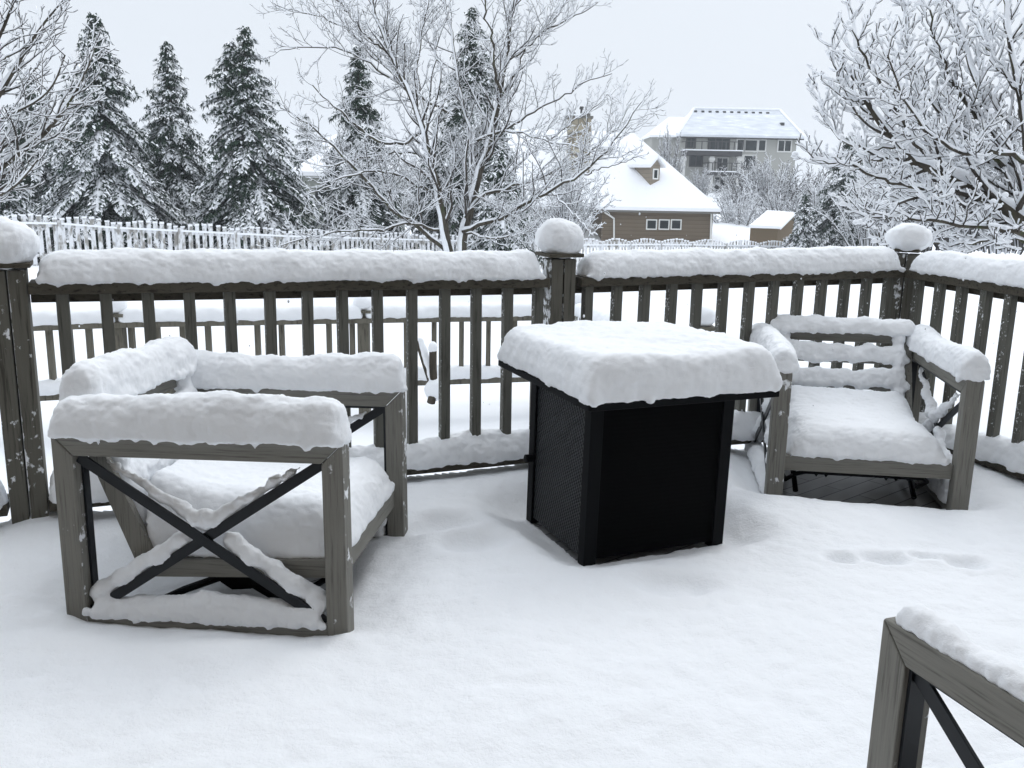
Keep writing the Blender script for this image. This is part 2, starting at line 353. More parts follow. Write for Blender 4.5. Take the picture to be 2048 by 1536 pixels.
def deck_snow_z(x, y):
    P = np.stack([x, y, 0*x], 1)
    h = .078 + .012*vnoise(P, 1.3, 21) + .009*vnoise(P, 3.2, 22)
    sd = inpoly_sd(x, y, poly)
    h = h*1.0
    # wind scoops round the furniture
    lx, ly = loc2(x, y, CH_L['pos'], CH_L['a']); d = boxsd(lx, ly, W/2, D/2)
    k = sm(d, -.02, .18); h = h*(.55+.45*k)
    ins = sm(-d, .02, .12); h = h + ins*(.035*vnoise(P, 3.5, 31)+.012)
    bare = np.exp(-(((lx-.02)/.20)**2+((ly-.19)/.08)**2)); h = h - .10*bare
    # drift sloping down against the open front of the left chair
    h = h + .025*np.exp(-(((ly-.80)/.18)**2+((lx+.1)/.45)**2))
    lx, ly = loc2(x, y, CH_R['pos'], CH_R['a']); d = boxsd(lx, ly+.03, W/2, D/2-.03)
    h = h*(.30+.70*sm(d, .0, .16)); h = h - .10*sm(-d, .0, .05)*sm(ly, -.25, -.02)
    lx, ly = loc2(x, y, TBL['pos'], TBL['a']); d = boxsd(lx, ly, BW/2, BD/2)
    h = h*(.10+.90*sm(d, .0, .22)); h = h - .08*sm(-d, -.0, .06)
    lx, ly = loc2(x, y, CH_B['pos'], CH_B['a']); d = boxsd(lx, ly, W/2, D/2); h = h*(.5+.5*sm(d, 0, .15))
    # a few old footprints
    for (px, py, r) in FOOT:
        c = at_floor(px, py); rr = np.hypot((x-c[0])/1.5, y-c[1])/r; h = h - .034*np.exp(-rr**4) + .006*np.exp(-((rr-1.6)/.5)**2)
    h = h*(1-.25*np.exp(-(np.abs(sd)/.10)**2))
    for q_ in (P0, P1, P2): h = h + .035*np.exp(-(((x-q_[0])**2+(y-q_[1])**2)/.10**2))
    for (cx_, cy_) in ((W/2, D/2), (W/2, -D/2), (-W/2, D/2)):
        lx, ly = loc2(x, y, CH_L['pos'], CH_L['a']); h = h + .026*np.exp(-(((lx-cx_*1.06)**2+(ly-cy_*1.04)**2)/.055**2))
    h = h + .003*vnoise(P, 11, 40) + .003*vnoise(P, 26, 41) + .0022*vnoise(P, 60, 42)
    return h
def at_floor(px, py, z=.08):
    r = ray(px, py); t = (z-CAMZ)/r[2]; return np.array([0, 0, CAMZ])+r*t
FOOT = [(880, 1040, .07), (1690, 1108, .035), (1765, 1104, .045), (1850, 1098, .03), (1935, 1108, .042), (1350, 1160, .07), (950, 1080, .07)]
xs = np.arange(-3.4, 4.4, .014); ys = np.arange(.35, 4.75, .014); X, Y = np.meshgrid(xs, ys)
x = X.ravel(); y = Y.ravel(); z = deck_snow_z(x, y); sd = inpoly_sd(x, y, poly)
keep = (sd < .03) ; z = np.where(keep, z, -.3); z = np.maximum(z, -.02)
idx = -np.ones(len(x), int); idx[keep] = np.arange(keep.sum()); nx = len(xs); I = idx.reshape(len(ys), nx)
q = np.stack([I[:-1, :-1], I[:-1, 1:], I[1:, 1:], I[1:, :-1]], -1).reshape(-1, 4)
zz = z.reshape(len(ys), nx); ok = (q >= 0).all(1)
low = (np.stack([zz[:-1, :-1], zz[:-1, 1:], zz[1:, 1:], zz[1:, :-1]], -1).reshape(-1, 4) < -.018).all(1)
q = q[ok & ~low]
mb = MB(); mb.v = [np.stack([x, y, z+DZ], 1)[keep]]; mb.n = keep.sum(); mb.f = [tuple(int(a) for a in r) for r in q]
ds = mb.build('deck_snow', MAT['deck_snow_grain'], smooth=True); tag(ds, 'deep powdery snow lying on the deck floor', kind='structure')

# ---------------------------------------------------------------- the house behind (its wall shades the deck)
hw = thing('house', 'brown sided house wall rising behind the deck', 'house', (0, -.42, -.8))
mb = MB(); mb.box((-9, -.3, 0), (9, 0, 6.4)); mb.build('wall', MAT['brown_siding'], hw)
mb = MB(); mb.prism([(-.9, 6.25), (.55, 6.25), (.55, 6.4), (-.9, 7.1)], 'x', -9.3, 9.3); mb.build('roof', MAT['eave'], hw)

# ---------------------------------------------------------------- railing
def along(A, u, s, z): return np.array([A[0]+u[0]*s, A[1]+u[1]*s, z])
def railing(A, B, n0, n1, hu0, hu1, hb0, hb1, label, o=.1, s=.1314, tap=(.02, .02)):
    u = (B-A)/np.linalg.norm(B-A); Ln = np.linalg.norm(B-A); nrm = np.array([-u[1], u[0]])
    if nrm@(-A) < 0: nrm = -nrm        # towards the camera side
    t = thing('deck_railing', label, 'railing', (A[0], A[1], 0), group='railing sections round the deck')
    nv = np.array([nrm[0], nrm[1], 0])
    hu = lambda q: hu0+(hu1-hu0)*q/Ln
    hb = lambda q: hb0+(hb1-hb0)*q/Ln
    a0, a1 = n0, Ln-n1
    mb = MB(); mb.bar(along(A, u, a0, hu(a0)+.0165)-nv*.02, along(A, u, a1, hu(a1)+.0165)-nv*.02, .036, .033); mb.build('top_rail', MAT['rail_wood_long'], t, True, .002)
    mb = MB(); mb.bar(along(A, u, a0, hu(a0)+.052), along(A, u, a1, hu(a1)+.052), .135, .036); c_ = mb.build('cap_rail', MAT['rail_wood_long'], t, True, .003)
    mb = MB(); mb.bar(along(A, u, a0, hb(a0)+.02), along(A, u, a1, hb(a1)+.02), .13, .038); mb.build('bottom_rail', MAT['rail_wood_long'], t, True, .003)
    k = 0; q = o
    while q < a1-.03:
        if q > a0+.02:
            mb = MB(); c0 = along(A, u, q, 0)+nv*.033
            jz = random.uniform(-.003, .003); tw = random.uniform(-.06, .06)
            p_ = c0+np.array([0, 0, hb(q)+.03]); r_ = c0+np.array([0, 0, hu(q)+.033])+np.array([u[0], u[1], 0])*random.uniform(-.004, .004)
            uu = np.array([u[0]*math.cos(tw)-u[1]*math.sin(tw), u[0]*math.sin(tw)+u[1]*math.cos(tw), 0])
            mb.bar(p_, r_, .037, .037, up=uu); mb.build('baluster', MAT['rail_wood'], t, True, .002)
        q += s
    # snow lying on the cap rail
    mb = MB(); N_ = 26; qs = np.linspace(a0+tap[0], a1-tap[1], N_)
    pts = np.array([along(A, u, q, hu(q)+.071)+nv*.004 for q in qs])
    pts[:, :2] += (np.array(nrm)[None, :]*rng.normal(0, .0025, N_)[:, None])
    hh = .106+rng.normal(0, .003, N_); hh[0] *= .8
    mb.loaf(pts, .083+rng.normal(0, .003, N_), hh, below=.004, n=2.05, ends=.07)
    for q in np.arange(a0+tap[0]+.02, a1-tap[1]-.02, .035):
        if random.random() < .8:
            sidev = nv*random.uniform(.064, .076)
            mb.ball(along(A, u, q+random.uniform(-.015, .015), hu(q)+.070+random.uniform(-.002, .016))+sidev, (random.uniform(.010, .02), .012, random.uniform(.008, .018)), 8, 6)
    snow_mesh(mb, 'snow_cap', t, True, d1=.014, d2=.008)
    # snow banked on the bottom rail
    mb = MB(); qs = np.linspace(a0, a1, 40)
    pts = np.array([along(A, u, q, hb(q)+.035)+nv*(.024+.006*math.sin(q*7)) for q in qs])
    mb.loaf(pts, (.084+rng.normal(0, .004, 40)), .100+.014*np.sin(qs*9)+rng.normal(0, .004, 40), below=.003, n=2.0, ends=.03)
    snow_mesh(mb, 'snow_bank', t, True, d1=.03, d2=.012, smooth=5)
    return t
def post(Pp, u, zt, zb, label, wdt=.115, ball=(.098, .098, .085), capw=.15, wm='post_wood'):
    t = thing('railing_post', label, 'post', (Pp[0], Pp[1], 0), group='railing posts of the deck')
    u3 = np.array([u[0], u[1], 0]); n3 = np.array([-u[1], u[0], 0]); c = np.array([Pp[0], Pp[1], 0])
    for sgn in (-1, 1):
        mb = MB(); o_ = c+u3*sgn*(wdt/4+.0012); mb.bar(o_+np.array([0, 0, zb]), o_+np.array([0, 0, zt]), wdt/2-.003, .095, up=n3); mb.build('post_timber', MAT[wm], t, True, .003)
    mb = MB(); mb.bar(c+np.array([0, 0, zt+.009]), c+np.array([0, 0, zt+.024]), capw, capw, up=n3); mb.build('post_cap', MAT['rail_wood_long'], t, True, .003)
    mb = MB(); mb.ball(c+np.array([0, 0, zt+.020+ball[2]*.78]), ball, 20, 14); mb.ball(c+np.array([random.uniform(-.03, .03), random.uniform(-.02, .02), zt+.020+ball[2]*random.uniform(.8, 1.05)]), tuple(x*.8 for x in ball), 16, 10); mb.ball(c+np.array([0, 0, zt+.05]), (capw*.56, capw*.56, .035), 16, 8)
    snow_mesh(mb, 'snow_ball', t, True, d1=.022, d2=.006, smooth=6)
    return t
HU = .7706; HB = .0697
railing(P0, P1, .008, .07, HU+.0196, HU-.0092, HB+.0244, HB+.0041, 'long snow-topped railing section between the left post and the middle post, behind the left chair', o=.1007)
railing(P1, P2, .07, .06, HU-.0092, HU-.0043, HB+.0041, HB-.0319+.01, 'snow-topped railing section between the middle post and the corner post, behind the fire table', o=.1153)
railing(P2, P4, .06, .0, HU-.0043, HU-.04, HB-.0319+.01, HB+.02, 'snow-topped railing section running from the corner post to the right edge, beside the right chair', o=.1332)
railing(PM, P0, .0, .115, HU+.04, HU+.0196, HB+.04, HB+.0244, 'end of a railing section left of the leftmost post, at the left edge', o=.09)
post(P0-u1*.052, u1, .90, -.03, 'leftmost railing post, split down its length and speckled with stuck snow', wdt=.112, ball=(.100, .10, .080), capw=.145, wm='post_wood_snowy')
post(P1, u2, .905, -.03, 'middle railing post of two timbers with a round ball of snow on its flat cap', wdt=.108, ball=(.10, .094, .078))
post(P2, np.array([.85, -.5])/np.linalg.norm([.85, -.5]), .905, -.03, 'corner railing post behind the right chair, capped with a leaning ball of snow', wdt=.10, ball=(.108, .095, .070), capw=.11)

# ---------------------------------------------------------------- club chairs
def chair(spec, label, sn):
    pos = spec['pos']; t = thing('lounge_chair', label, 'chair', pos, (spec['tx'], spec['ty'], spec['a']), group='matching low lounge chairs')
    w, d = W/2, D/2; g_ = .0012
    for s in (1, -1):
        x0, x1 = sorted((s*w, s*(w-TF)))
        for e_ in (1, -1):
            mb = MB(); mb.prism([(e_*d, -.004), (e_*d, HA-g_), (e_*(d-TL), HA-TL-g_), (e_*(d-TL), -.004)], 'x', x0, x1); lg = mb.build('leg', MAT['chair_wood_z'], t, bevel=.003)
            mb = MB(); mb.box((x0+.008, e_*(d-.012)-.02, -.013), (x1-.008, e_*(d-.012)+.004*e_, -.004)) if False else mb.box((x0+.01, e_*d-e_*.05 if e_ > 0 else -d+.01, -.0135), (x1-.01, d-.01 if e_ > 0 else -d+.05, -.005)); mb.build('foot', MAT['dark_metal'], lg)
        mb = MB(); mb.prism([(-d+g_, HA), (d-g_, HA), (d-TL-g_, HA-TL), (-d+TL+g_, HA-TL)], 'x', x0, x1); mb.build('armrest', MAT['chair_wood_y'], t, bevel=.003)
        mb = MB(); mb.box((x0+.004, -d+TL, .0), (x1-.004, d-TL, .036)); mb.build('stretcher', MAT['chair_wood_y'], t, bevel=.002)
        # dark steel lining and the crossed bars
        xc = s*(w-TF/2); q = .004
        mb = MB(); y0, y1, z0, z1 = -d+TL+.001, d-TL-.001, .037, HA-TL-.001
        xa, xb = sorted((xc-s*.002, xc-s*.028)) if not sn.get('lin') else (xc-.022, xc+.010)
        mb.box((xa, y0, z0), (xb, y0+.006, z1)); mb.box((xa, y1-.006, z0), (xb, y1, z1)); mb.box((xa, y0+.0062, z1-.006), (xb, y1-.0062, z1)); mb.box((xa, y0+.0062, z0), (xb, y1-.0062, z0+.004))
        mb.build('inner_lining', MAT['dark_metal'], t)
        for e_ in (1, -1):
            mb = MB(); mb.bar((xc-.004*e_+s*.009, -e_*(d-TL-.006), z0+.006), (xc-.004*e_+s*.009, e_*(d-TL-.006), z1-.006), .007, .028, up=(0, 0, 1)); mb.build('cross_brace', MAT['dark_metal'], t, bevel=.001)
    # seat: a sled of side rail + reclining stile on both sides, front rail, back slats
    yi = -.19; xi = w-TF-.03
    for s in (1, -1):
        x0, x1 = sorted((s*(xi), s*(xi+.024)))
        mb = MB(); mb.prism([(yi-.01, .125), (d-.06, .145), (d-.06, .196), (yi+.035, .176)], 'x', x0, x1); mb.build('seat_rail', MAT['chair_wood_y'], t, bevel=.002)
        mb = MB(); mb.prism([(yi-.012, .125), (yi+.033, .178), (-d+.065, .55), (-d+.022, .55)], 'x', x0+.001, x1-.001); mb.build('back_stile', MAT['chair_wood_z'], t, bevel=.002)
    mb = MB(); mb.box((-xi-.029, d-.058, .142), (xi+.029, d-.030, .200)); mb.build('front_rail', MAT['chair_wood_x'], t, bevel=.002)
    mb = MB()
    for yy in np.arange(yi+.06, d-.08, .075): mb.box((-xi, yy, .165), (xi, yy+.05, .178))
    mb.build('seat', MAT['chair_wood_x'], t)
    def slat(f): # centre on the back plane
        return (yi+(-d+.045-yi)*f, .15+(.57-.15)*f)
    sl = []
    for f in (.28, .51, .77):
        y_, z_ = slat(f); mb = MB(); mb.bar((-xi, y_, z_), (xi, y_, z_), .018, .042, up=(0, -.35, 1)); mb.build('back_slat', MAT['chair_wood_x'], t, bevel=.002); sl.append((y_, z_+.022))
    y_, z_ = slat(1.0); mb = MB(); mb.bar((-xi-.03, y_-.005, z_-.005), (xi+.03, y_-.005, z_-.005), .03, .05, up=(0, -.2, 1)); mb.build('back_rail', MAT['chair_wood_x'], t, bevel=.003)
    # steel swing bar and spring clips below the seat
    mb = MB(); mb.tube([(-xi+.02, -.1, .02), (-xi+.02, .12, .03), (-xi+.03, d-.12, .10), (-xi+.06, d-.07, .128), (0, d-.06, .132), (xi-.06, d-.07, .128), (xi-.03, d-.12, .10), (xi-.02, .12, .03), (xi-.02, -.1, .02)], .009, 8); mb.build('under_bar', MAT['black_metal'], t)
    for s in (1, -1):
        mb = MB(); mb.prism([(-.05, .128), (.11, .128), (.10, .105), (.075, .075), (.02, .07), (-.01, .09), (-.03, .11)], 'x', s*(xi-.05)-.008, s*(xi-.05)+.008); mb.tube([(s*(xi-.05), -.02, .1), (s*(xi-.05), -.12, .06), (s*(xi-.05), -.2, .02)], .011, 8); mb.tube([(s*(xi-.05), .07, .09), (s*(xi-.05), .14, .05), (s*(xi-.05), .2, .01)], .011, 8); mb.build('swing_bracket', MAT['black_metal'], t)
    for cx_ in (-.10, .16):
        mb = MB(); mb.prism([(cx_-.03, .135), (cx_+.03, .135), (cx_+.026, .122), (cx_+.018, .112), (cx_+.012, .122), (cx_-.012, .122), (cx_-.018, .112), (cx_-.026, .122)], 'y', d-.085, d-.062); mb.build('spring_clip', MAT['black_metal'], t)
    # ---- snow
    H = sn['h']; wd = sn['w']
    for s in (1, -1):
        if s not in sn.get('arms', (1, -1)): continue
        xc = s*(w-TF/2); mb = MB(); N_ = 18; qs = np.linspace(-d+sn.get('b0', 0), d+sn['over'], N_)
        pts = np.stack([np.full(N_, xc)+rng.normal(0, .002, N_), qs, np.full(N_, HA+.0)], 1)
        mb.loaf(pts, wd+rng.normal(0, .002, N_), H+.01*np.sin(qs*8+s)+rng.normal(0, .003, N_), below=.006, n=2.15, ends=.05)
        if sn['fringe']:
            for q_ in np.arange(-d+.03, d-.01, .03):
                for sd_ in (1, -1):
                    if random.random() < .75:
                        mb.ball((xc+sd_*random.uniform(wd*.55, wd*.82), q_+random.uniform(-.015, .015), HA+random.uniform(-.004, .018)), (.014, random.uniform(.012, .022), random.uniform(.012, .022)), 8, 6)
            for _ in range(5):
                q_ = random.uniform(-d+.1, d-.05); mb.tube([(xc+s*(TF/2+.008), q_, HA+.02), (xc+s*(TF/2+.008), q_+.004, HA-random.uniform(.012, .03))], [.012, .004], 6)
        snow_mesh(mb, 'arm_snow', t, d1=.016 if H > .06 else .008, d2=.009 if H > .06 else .005, voxel=.006, s1=.06)
    if sn.get('seat'):
        mb = MB(); nx_, ny_ = 40, 44; gx = np.linspace(-xi-.012, xi+.012, nx_); gy = np.linspace(-.19, d-.022, ny_)
        GX, GY = np.meshgrid(gx, gy); ex = np.clip((xi+.014-np.abs(GX))/.10, 0, 1); ey = np.clip((d-.018-GY)/.11, 0, 1)
        top = .18+(sn['seat'])*(1-(1-ex)**2.2)**.5*(1-(1-ey)**2.4)**.5
        top = top + .05*np.exp(-((GY+.20)/.12)**2) + .03*np.clip(np.abs(GX)/xi-.55, 0, 1)*np.clip(.3-GY, 0, 1) + sn.get('bump', .01)*np.sin(GX*7+1)*np.cos(GY*6)
        Pt = np.stack([GX.ravel(), GY.ravel(), top.ravel()], 1); Pb = Pt.copy(); Pb[:, 2] = .180+.022*np.clip((Pb[:, 1]-.25)*9, 0, 1)
        n_ = nx_*ny_; Fc = []
        for j in range(ny_-1):
            for i in range(nx_-1):
                a_ = j*nx_+i; Fc.append((a_, a_+1, a_+nx_+1, a_+nx_)); Fc.append((n_+a_, n_+a_+nx_, n_+a_+nx_+1, n_+a_+1))
        rim = [i for i in range(nx_)]+[j*nx_+nx_-1 for j in range(1, ny_)]+[(ny_-1)*nx_+i for i in range(nx_-2, -1, -1)]+[j*nx_ for j in range(ny_-2, 0, -1)]
        for i in range(len(rim)): a_, b2 = rim[i], rim[(i+1) % len(rim)]; Fc.append((a_, n_+a_, n_+b2, b2))
        mb.add(np.concatenate([Pt, Pb]), Fc)
        for q_ in np.arange(-xi, xi, .03):
            if random.random() < .8: mb.ball((q_, d-.034, .212+random.uniform(-.005, .012)), (random.uniform(.012, .022), .016, random.uniform(.010, .018)), 8, 6)
        snow_mesh(mb, 'seat_snow', t, voxel=.007, d1=.014, d2=.007, smooth=7)
        mb = MB()
        for (y_, z_), hh in zip(sl, (.065, .07, .065)):
            N_ = 14; qs = np.linspace(-xi-.01, xi+.01, N_); mb.loaf(np.stack([qs, np.full(N_, y_+.006), np.full(N_, z_-.022)+rng.normal(0, .004, N_)], 1), .032, hh+rng.normal(0, .006, N_), below=.012, n=2.0, ends=.02)
            for q_ in np.arange(-xi, xi, .028): mb.ball((q_, y_+.02, z_-.012+random.uniform(-.012, .012)), random.uniform(.015, .027), 8, 6)
        for s in (1, -1):     # packed into the corners behind the arms
            for q_ in np.linspace(0, 1, 9): y_, z_ = slat(.12+.85*q_); mb.ball((s*(xi-.034), y_+.016, z_), (.030, .03, .036), 8, 6)
        snow_mesh(mb, 'slat_snow', t, voxel=.006, d1=.022, d2=.012, smooth=4)
    if sn.get('back'):
        y_, z_ = slat(1.0); mb = MB(); N_ = 16; qs = np.linspace(-xi-.05, xi+.05, N_)
        mb.loaf(np.stack([qs, np.full(N_, y_-.004), np.full(N_, z_+.018)], 1), sn['bw'], sn['back']+rng.normal(0, .004, N_), below=.008, n=2.3, ends=.06)
        for q_ in np.arange(-xi-.02, xi+.02, .03): mb.ball((q_, y_+.8*sn['bw']*random.choice((1, -1)), z_+.022), random.uniform(.012, .022), 8, 6)
        snow_mesh(mb, 'back_snow', t, voxel=.006, d1=.02, d2=.010, smooth=5)
    # snow in the crosses and on the lower stretchers
    for s in (1, -1):
        if s not in sn.get('cross', (1, -1)): continue
        xc = s*(w-TF/2); c = (0, (.037+HA-TL)/2); hw_, hh_ = d-TL, (HA-TL-.037)/2
        mb = MB()
        def run(f0, f1, up_, sgn, lo, hi):
            N_ = 22; fs = np.linspace(f0, f1, N_); pts = []; rad = []
            for f in fs:
                k_ = (f-f0)/(f1-f0); r = lo+(hi-lo)*math.sin(math.pi*min(1, k_*.5+.25)) if False else lo+(hi-lo)*k_
                pts.append((xc-s*.010+(.006*math.sin(f*21)), sgn*f*hw_, c[1]+up_*f*hh_+r*.62+.020)); rad.append(r*(1+.12*math.sin(f*37)))
            mb.tube(pts, rad, 10)
            for p_ in pts[2:-1]:
                r_ = rad[0]+.3*(rad[-1]-rad[0]) if hi > lo else rad[0]*.8
                mb.ball((p_[0]+random.uniform(-.008, .008), p_[1]+random.uniform(-.01, .01), p_[2]+random.uniform(-.004, .008)), min(.016, random.uniform(.6, .9)*r_+.003), 8, 6)
        run(.80, .05, 1, 1, .004, .023); run(.80, .05, 1, -1, .004, .023)
        run(.98, .14, -1, 1, .027, .022); run(.98, .14, -1, -1, .027, .022)
        mb.ball((xc-s*.008, 0, c[1]+.046), (.022, .032, .034), 10, 8)
        N_ = 20; qs = np.linspace(-d+TL+.004, d-TL-.004, N_)
        mb.loaf(np.stack([np.full(N_, xc), qs, np.full(N_, .034)], 1), .040, .060+.014*np.sin(qs*11+s)+rng.normal(0, .004, N_), below=.006, n=2.1, ends=.02)
        for q_ in np.arange(-d+TL, d-TL, .028): mb.ball((xc+s*.030, q_, .042+random.uniform(-.006, .008)), random.uniform(.010, .016), 8, 6)
        snow_mesh(mb, 'brace_snow', t, voxel=.005, d1=.014, d2=.010, smooth=4, s1=.05)
    return t
chair(CH_L, 'grey wooden chair on the left, side on, arms and seat heaped with snow', dict(h=.108, w=.068, over=.012, fringe=True, seat=.16, back=.115, bw=.062, b0=.0))
chair(CH_R, 'grey wooden chair on the right facing forward, snow filling its seat and slats', dict(h=.095, w=.062, over=.006, fringe=True, seat=.13, back=.062, bw=.05))
chair(CH_B, 'grey wooden chair cropped at the bottom right, only thin snow on its arm', dict(h=.022, w=.029, over=-.004, fringe=False, arms=(1, -1), seat=.10, back=.05, bw=.03, cross=(), lin=True, b0=.0))

# ---------------------------------------------------------------- fire table
t = thing('fire_table', 'black square fire pit table with wicker sides and a thick slab of snow on top', 'table', TBL['pos'], (.0097*1, .0109, TBL['a']))
b, bd, q_ = BW/2, BD/2, TW/2
for sx_ in (1, -1):
    for sy_ in (1, -1):
        mb = MB(); mb.box((min(sx_*b, sx_*(b-.045)), min(sy_*bd, sy_*(bd-.045)), -.012), (max(sx_*b, sx_*(b-.045)), max(sy_*bd, sy_*(bd-.045)), TH-TT)); mb.build('leg', MAT['black_metal'], t, bevel=.003)
zb, zt = .012, TH-TT-.03
for (a_, c_, mm, nm) in (((-b+.046, -bd+.008, zb), (b-.046, -bd+.018, zt), 'wicker_shaded', 'side_panel'), ((-b+.046, bd-.018, zb), (b-.046, bd-.008, zt), 'wicker', 'side_panel'),
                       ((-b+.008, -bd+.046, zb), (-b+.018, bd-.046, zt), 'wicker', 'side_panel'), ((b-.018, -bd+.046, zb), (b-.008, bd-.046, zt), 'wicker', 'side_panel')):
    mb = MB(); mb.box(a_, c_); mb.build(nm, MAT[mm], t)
mb = MB()
mb.box((-b+.046, -bd+.004, zt+.001), (b-.046, -bd+.03, TH-TT)); mb.box((-b+.046, bd-.03, zt+.001), (b-.046, bd-.004, TH-TT)); mb.box((-b+.004, -bd+.046, zt+.001), (-b+.03, bd-.046, TH-TT)); mb.box((b-.03, -bd+.046, zt+.001), (b-.004, bd-.046, TH-TT))
mb.build('top_frame', MAT['black_metal'], t)
mb = MB(); mb.box((-q_, -q_, TH-TT+.001), (q_, q_, TH)); mb.build('table_top', MAT['black_metal'], t, bevel=.003)
mb = MB(); mb.tube([(-b-.0, bd-.035, .235), (-b-.028, bd-.035, .235)], [.014, .015], 14); kn = mb.build('valve_knob', MAT['black_metal'], t, bevel=.001)
# slab of snow
mb = MB(); nn = 56; gx = np.linspace(-q_-.003, q_+.003, nn); GX, GY = np.meshgrid(gx, gx); E_ = q_+.004
ex = np.clip((E_-np.abs(GX))/.06, 0, 1); ey = np.clip((E_-np.abs(GY))/.06, 0, 1)
top = TH+.026+.110*(1-(1-ex)**2.4)**.5*(1-(1-ey)**2.4)**.5+.008*np.sin(GX*4+.6)*np.cos(GY*5)+.006*np.sin(GX*11+GY*7)
Pt = np.stack([GX.ravel(), GY.ravel(), top.ravel()], 1); Pb = Pt.copy(); Pb[:, 2] = TH-.001; n_ = nn*nn; Fc = []
for j in range(nn-1):
    for i in range(nn-1): a_ = j*nn+i; Fc += [(a_, a_+1, a_+nn+1, a_+nn), (n_+a_, n_+a_+nn, n_+a_+nn+1, n_+a_+1)]
rim = list(range(nn))+[j*nn+nn-1 for j in range(1, nn)]+[(nn-1)*nn+i for i in range(nn-2, -1, -1)]+[j*nn for j in range(nn-2, 0, -1)]
for i in range(len(rim)): a_, b2 = rim[i], rim[(i+1) % len(rim)]; Fc.append((a_, n_+a_, n_+b2, b2))
mb.add(np.concatenate([Pt, Pb]), Fc)
for q2 in np.arange(-q_, q_, .03):
    for (X_, Y_) in ((q2, -q_+.016), (-q_+.016, q2), (q_-.016, q2)):
        if random.random() < .8: mb.ball((X_, Y_, TH+.008+random.uniform(-.006, .01)), (.018, .014, random.uniform(.01, .02)), 8, 6)
mb.tube([(-.14, -q_-.006, TH+.01), (-.14, -q_-.008, TH-.012)], [.014, .011], 8)
snow_mesh(mb, 'snow_slab', t, voxel=.008, d1=.016, d2=.008, smooth=8)

# ---------------------------------------------------------------- lower deck railing down in the yard
def lowrail(A, B, z0, z1, n, label):
    A = np.array(A); B = np.array(B); t = thing('lower_railing', label, 'railing', tuple(A), group='low railing runs of the lower deck')
    Ln = np.linalg.norm(B-A); top = lambda f: A+(B-A)*f
    up = np.array([0, 0, 1.])
    mb = MB(); mb.bar(A-up*.03, B-up*.03, .14, .04); mb.build('cap_rail', MAT['lower_wood'], t, True)
    mb = MB(); mb.bar(A-up*z1, B-up*z1, .12, .05); mb.build('bottom_rail', MAT['lower_wood'], t, True)
    for i in range(n):
        c = top((i+.5)/n); mb = MB(); mb.bar(c-up*(z1-.02), c-up*.05, .04, .04, up=(1, 0, 0)); mb.build('baluster', MAT['lower_wood'], t, True)
    mb = MB(); mb.loaf([A-up*.01, B-up*.01], .085, .11, below=.006, ends=.05); snow_mesh(mb, 'snow_cap', t, True, voxel=.016, d1=.025, d2=.0, smooth=4)
    mb = MB(); mb.loaf([A-up*(z1-.025), B-up*(z1-.025)], .10, .10, below=.006, ends=.05); snow_mesh(mb, 'snow_bank', t, True, voxel=.016, d1=.04, d2=.0, smooth=4)
    return t
def lowpost(c, label, h=.14):
    t = thing('lower_post', label, 'post', (c[0], c[1], -.75), group='posts of the lower railing')
    mb = MB(); mb.bar((c[0], c[1], -.8), (c[0], c[1], c[2]+.03), .09, .09, up=(1, 0, 0)); mb.build('post_timber', MAT['lower_wood'], t, True)
    mb = MB(); mb.box((c[0]-.07, c[1]-.07, c[2]+.031), (c[0]+.07, c[1]+.07, c[2]+.055)); mb.build('post_cap', MAT['lower_wood'], t, True)
    mb = MB(); mb.ball((c[0], c[1], c[2]+.055+h*.42), (.085, .085, h*.5), 14, 10); snow_mesh(mb, 'snow_ball', t, True, voxel=.014, d1=.015, d2=0, smooth=3)
a_ = at(-90, 652, 6.6); b2 = at(235, 640, 6.9); c2 = at(727, 632, 7.4); d2 = at(1160, 626, 7.9); e2 = at(1330, 690, 5.6)
lowrail(a_, b2, 0, .56, 8, 'snow-topped low railing seen through the balusters at the far left')
lowrail(b2, c2, 0, .56, 10, 'snow-topped low railing below the deck, behind the left chair')
lowrail(c2, d2, 0, .56, 8, 'snow-topped low railing below the deck, left of the fire table')
lowrail(d2, e2, 0, .56, 10, 'snow-topped low railing turning back toward the deck behind the fire table')
lowpost(b2, 'low railing post with capped snow, behind the arm of the left chair')
lowpost(c2, 'low railing post with capped snow, seen near the middle of the left railing section')
lowpost(d2, 'corner post of the low railing, hidden behind the middle deck post')
lowpost(at(1405, 668, 5.9), 'low newel post with a lump of snow, seen just above the fire table snow')
t = thing('forked_log', 'forked dead log leaning against the low railing with snow on it', 'log', tuple(at(858, 800, 7.1)))
mb = MB(); pts = [at(872, 800, 7.1), at(866, 770, 7.1), at(850, 725, 7.12), at(836, 682, 7.15)]; mb.tube(pts, [.035, .034, .028, .024], 8); mb.tube([at(868, 775, 7.08), at(866, 735, 7.05), at(866, 702, 7.05)], [.03, .03, .03], 8)
mb.tube([at(870, 770, 7.1), at(862, 805, 7.0)], [.03, .035], 8); mb.build('trunk', MAT['bark'], t, True)
mb = MB(); pts = [p+np.array([.015, -.01, .03]) for p in pts]; mb.tube(pts, [.04, .045, .035, .02], 8); mb.ball(at(866, 695, 7.05), (.04, .04, .05)); mb.ball(at(872, 780, 7.05), (.1, .06, .09)); snow_mesh(mb, 'snow', t, True, voxel=.012, d1=.02, d2=0, smooth=3)

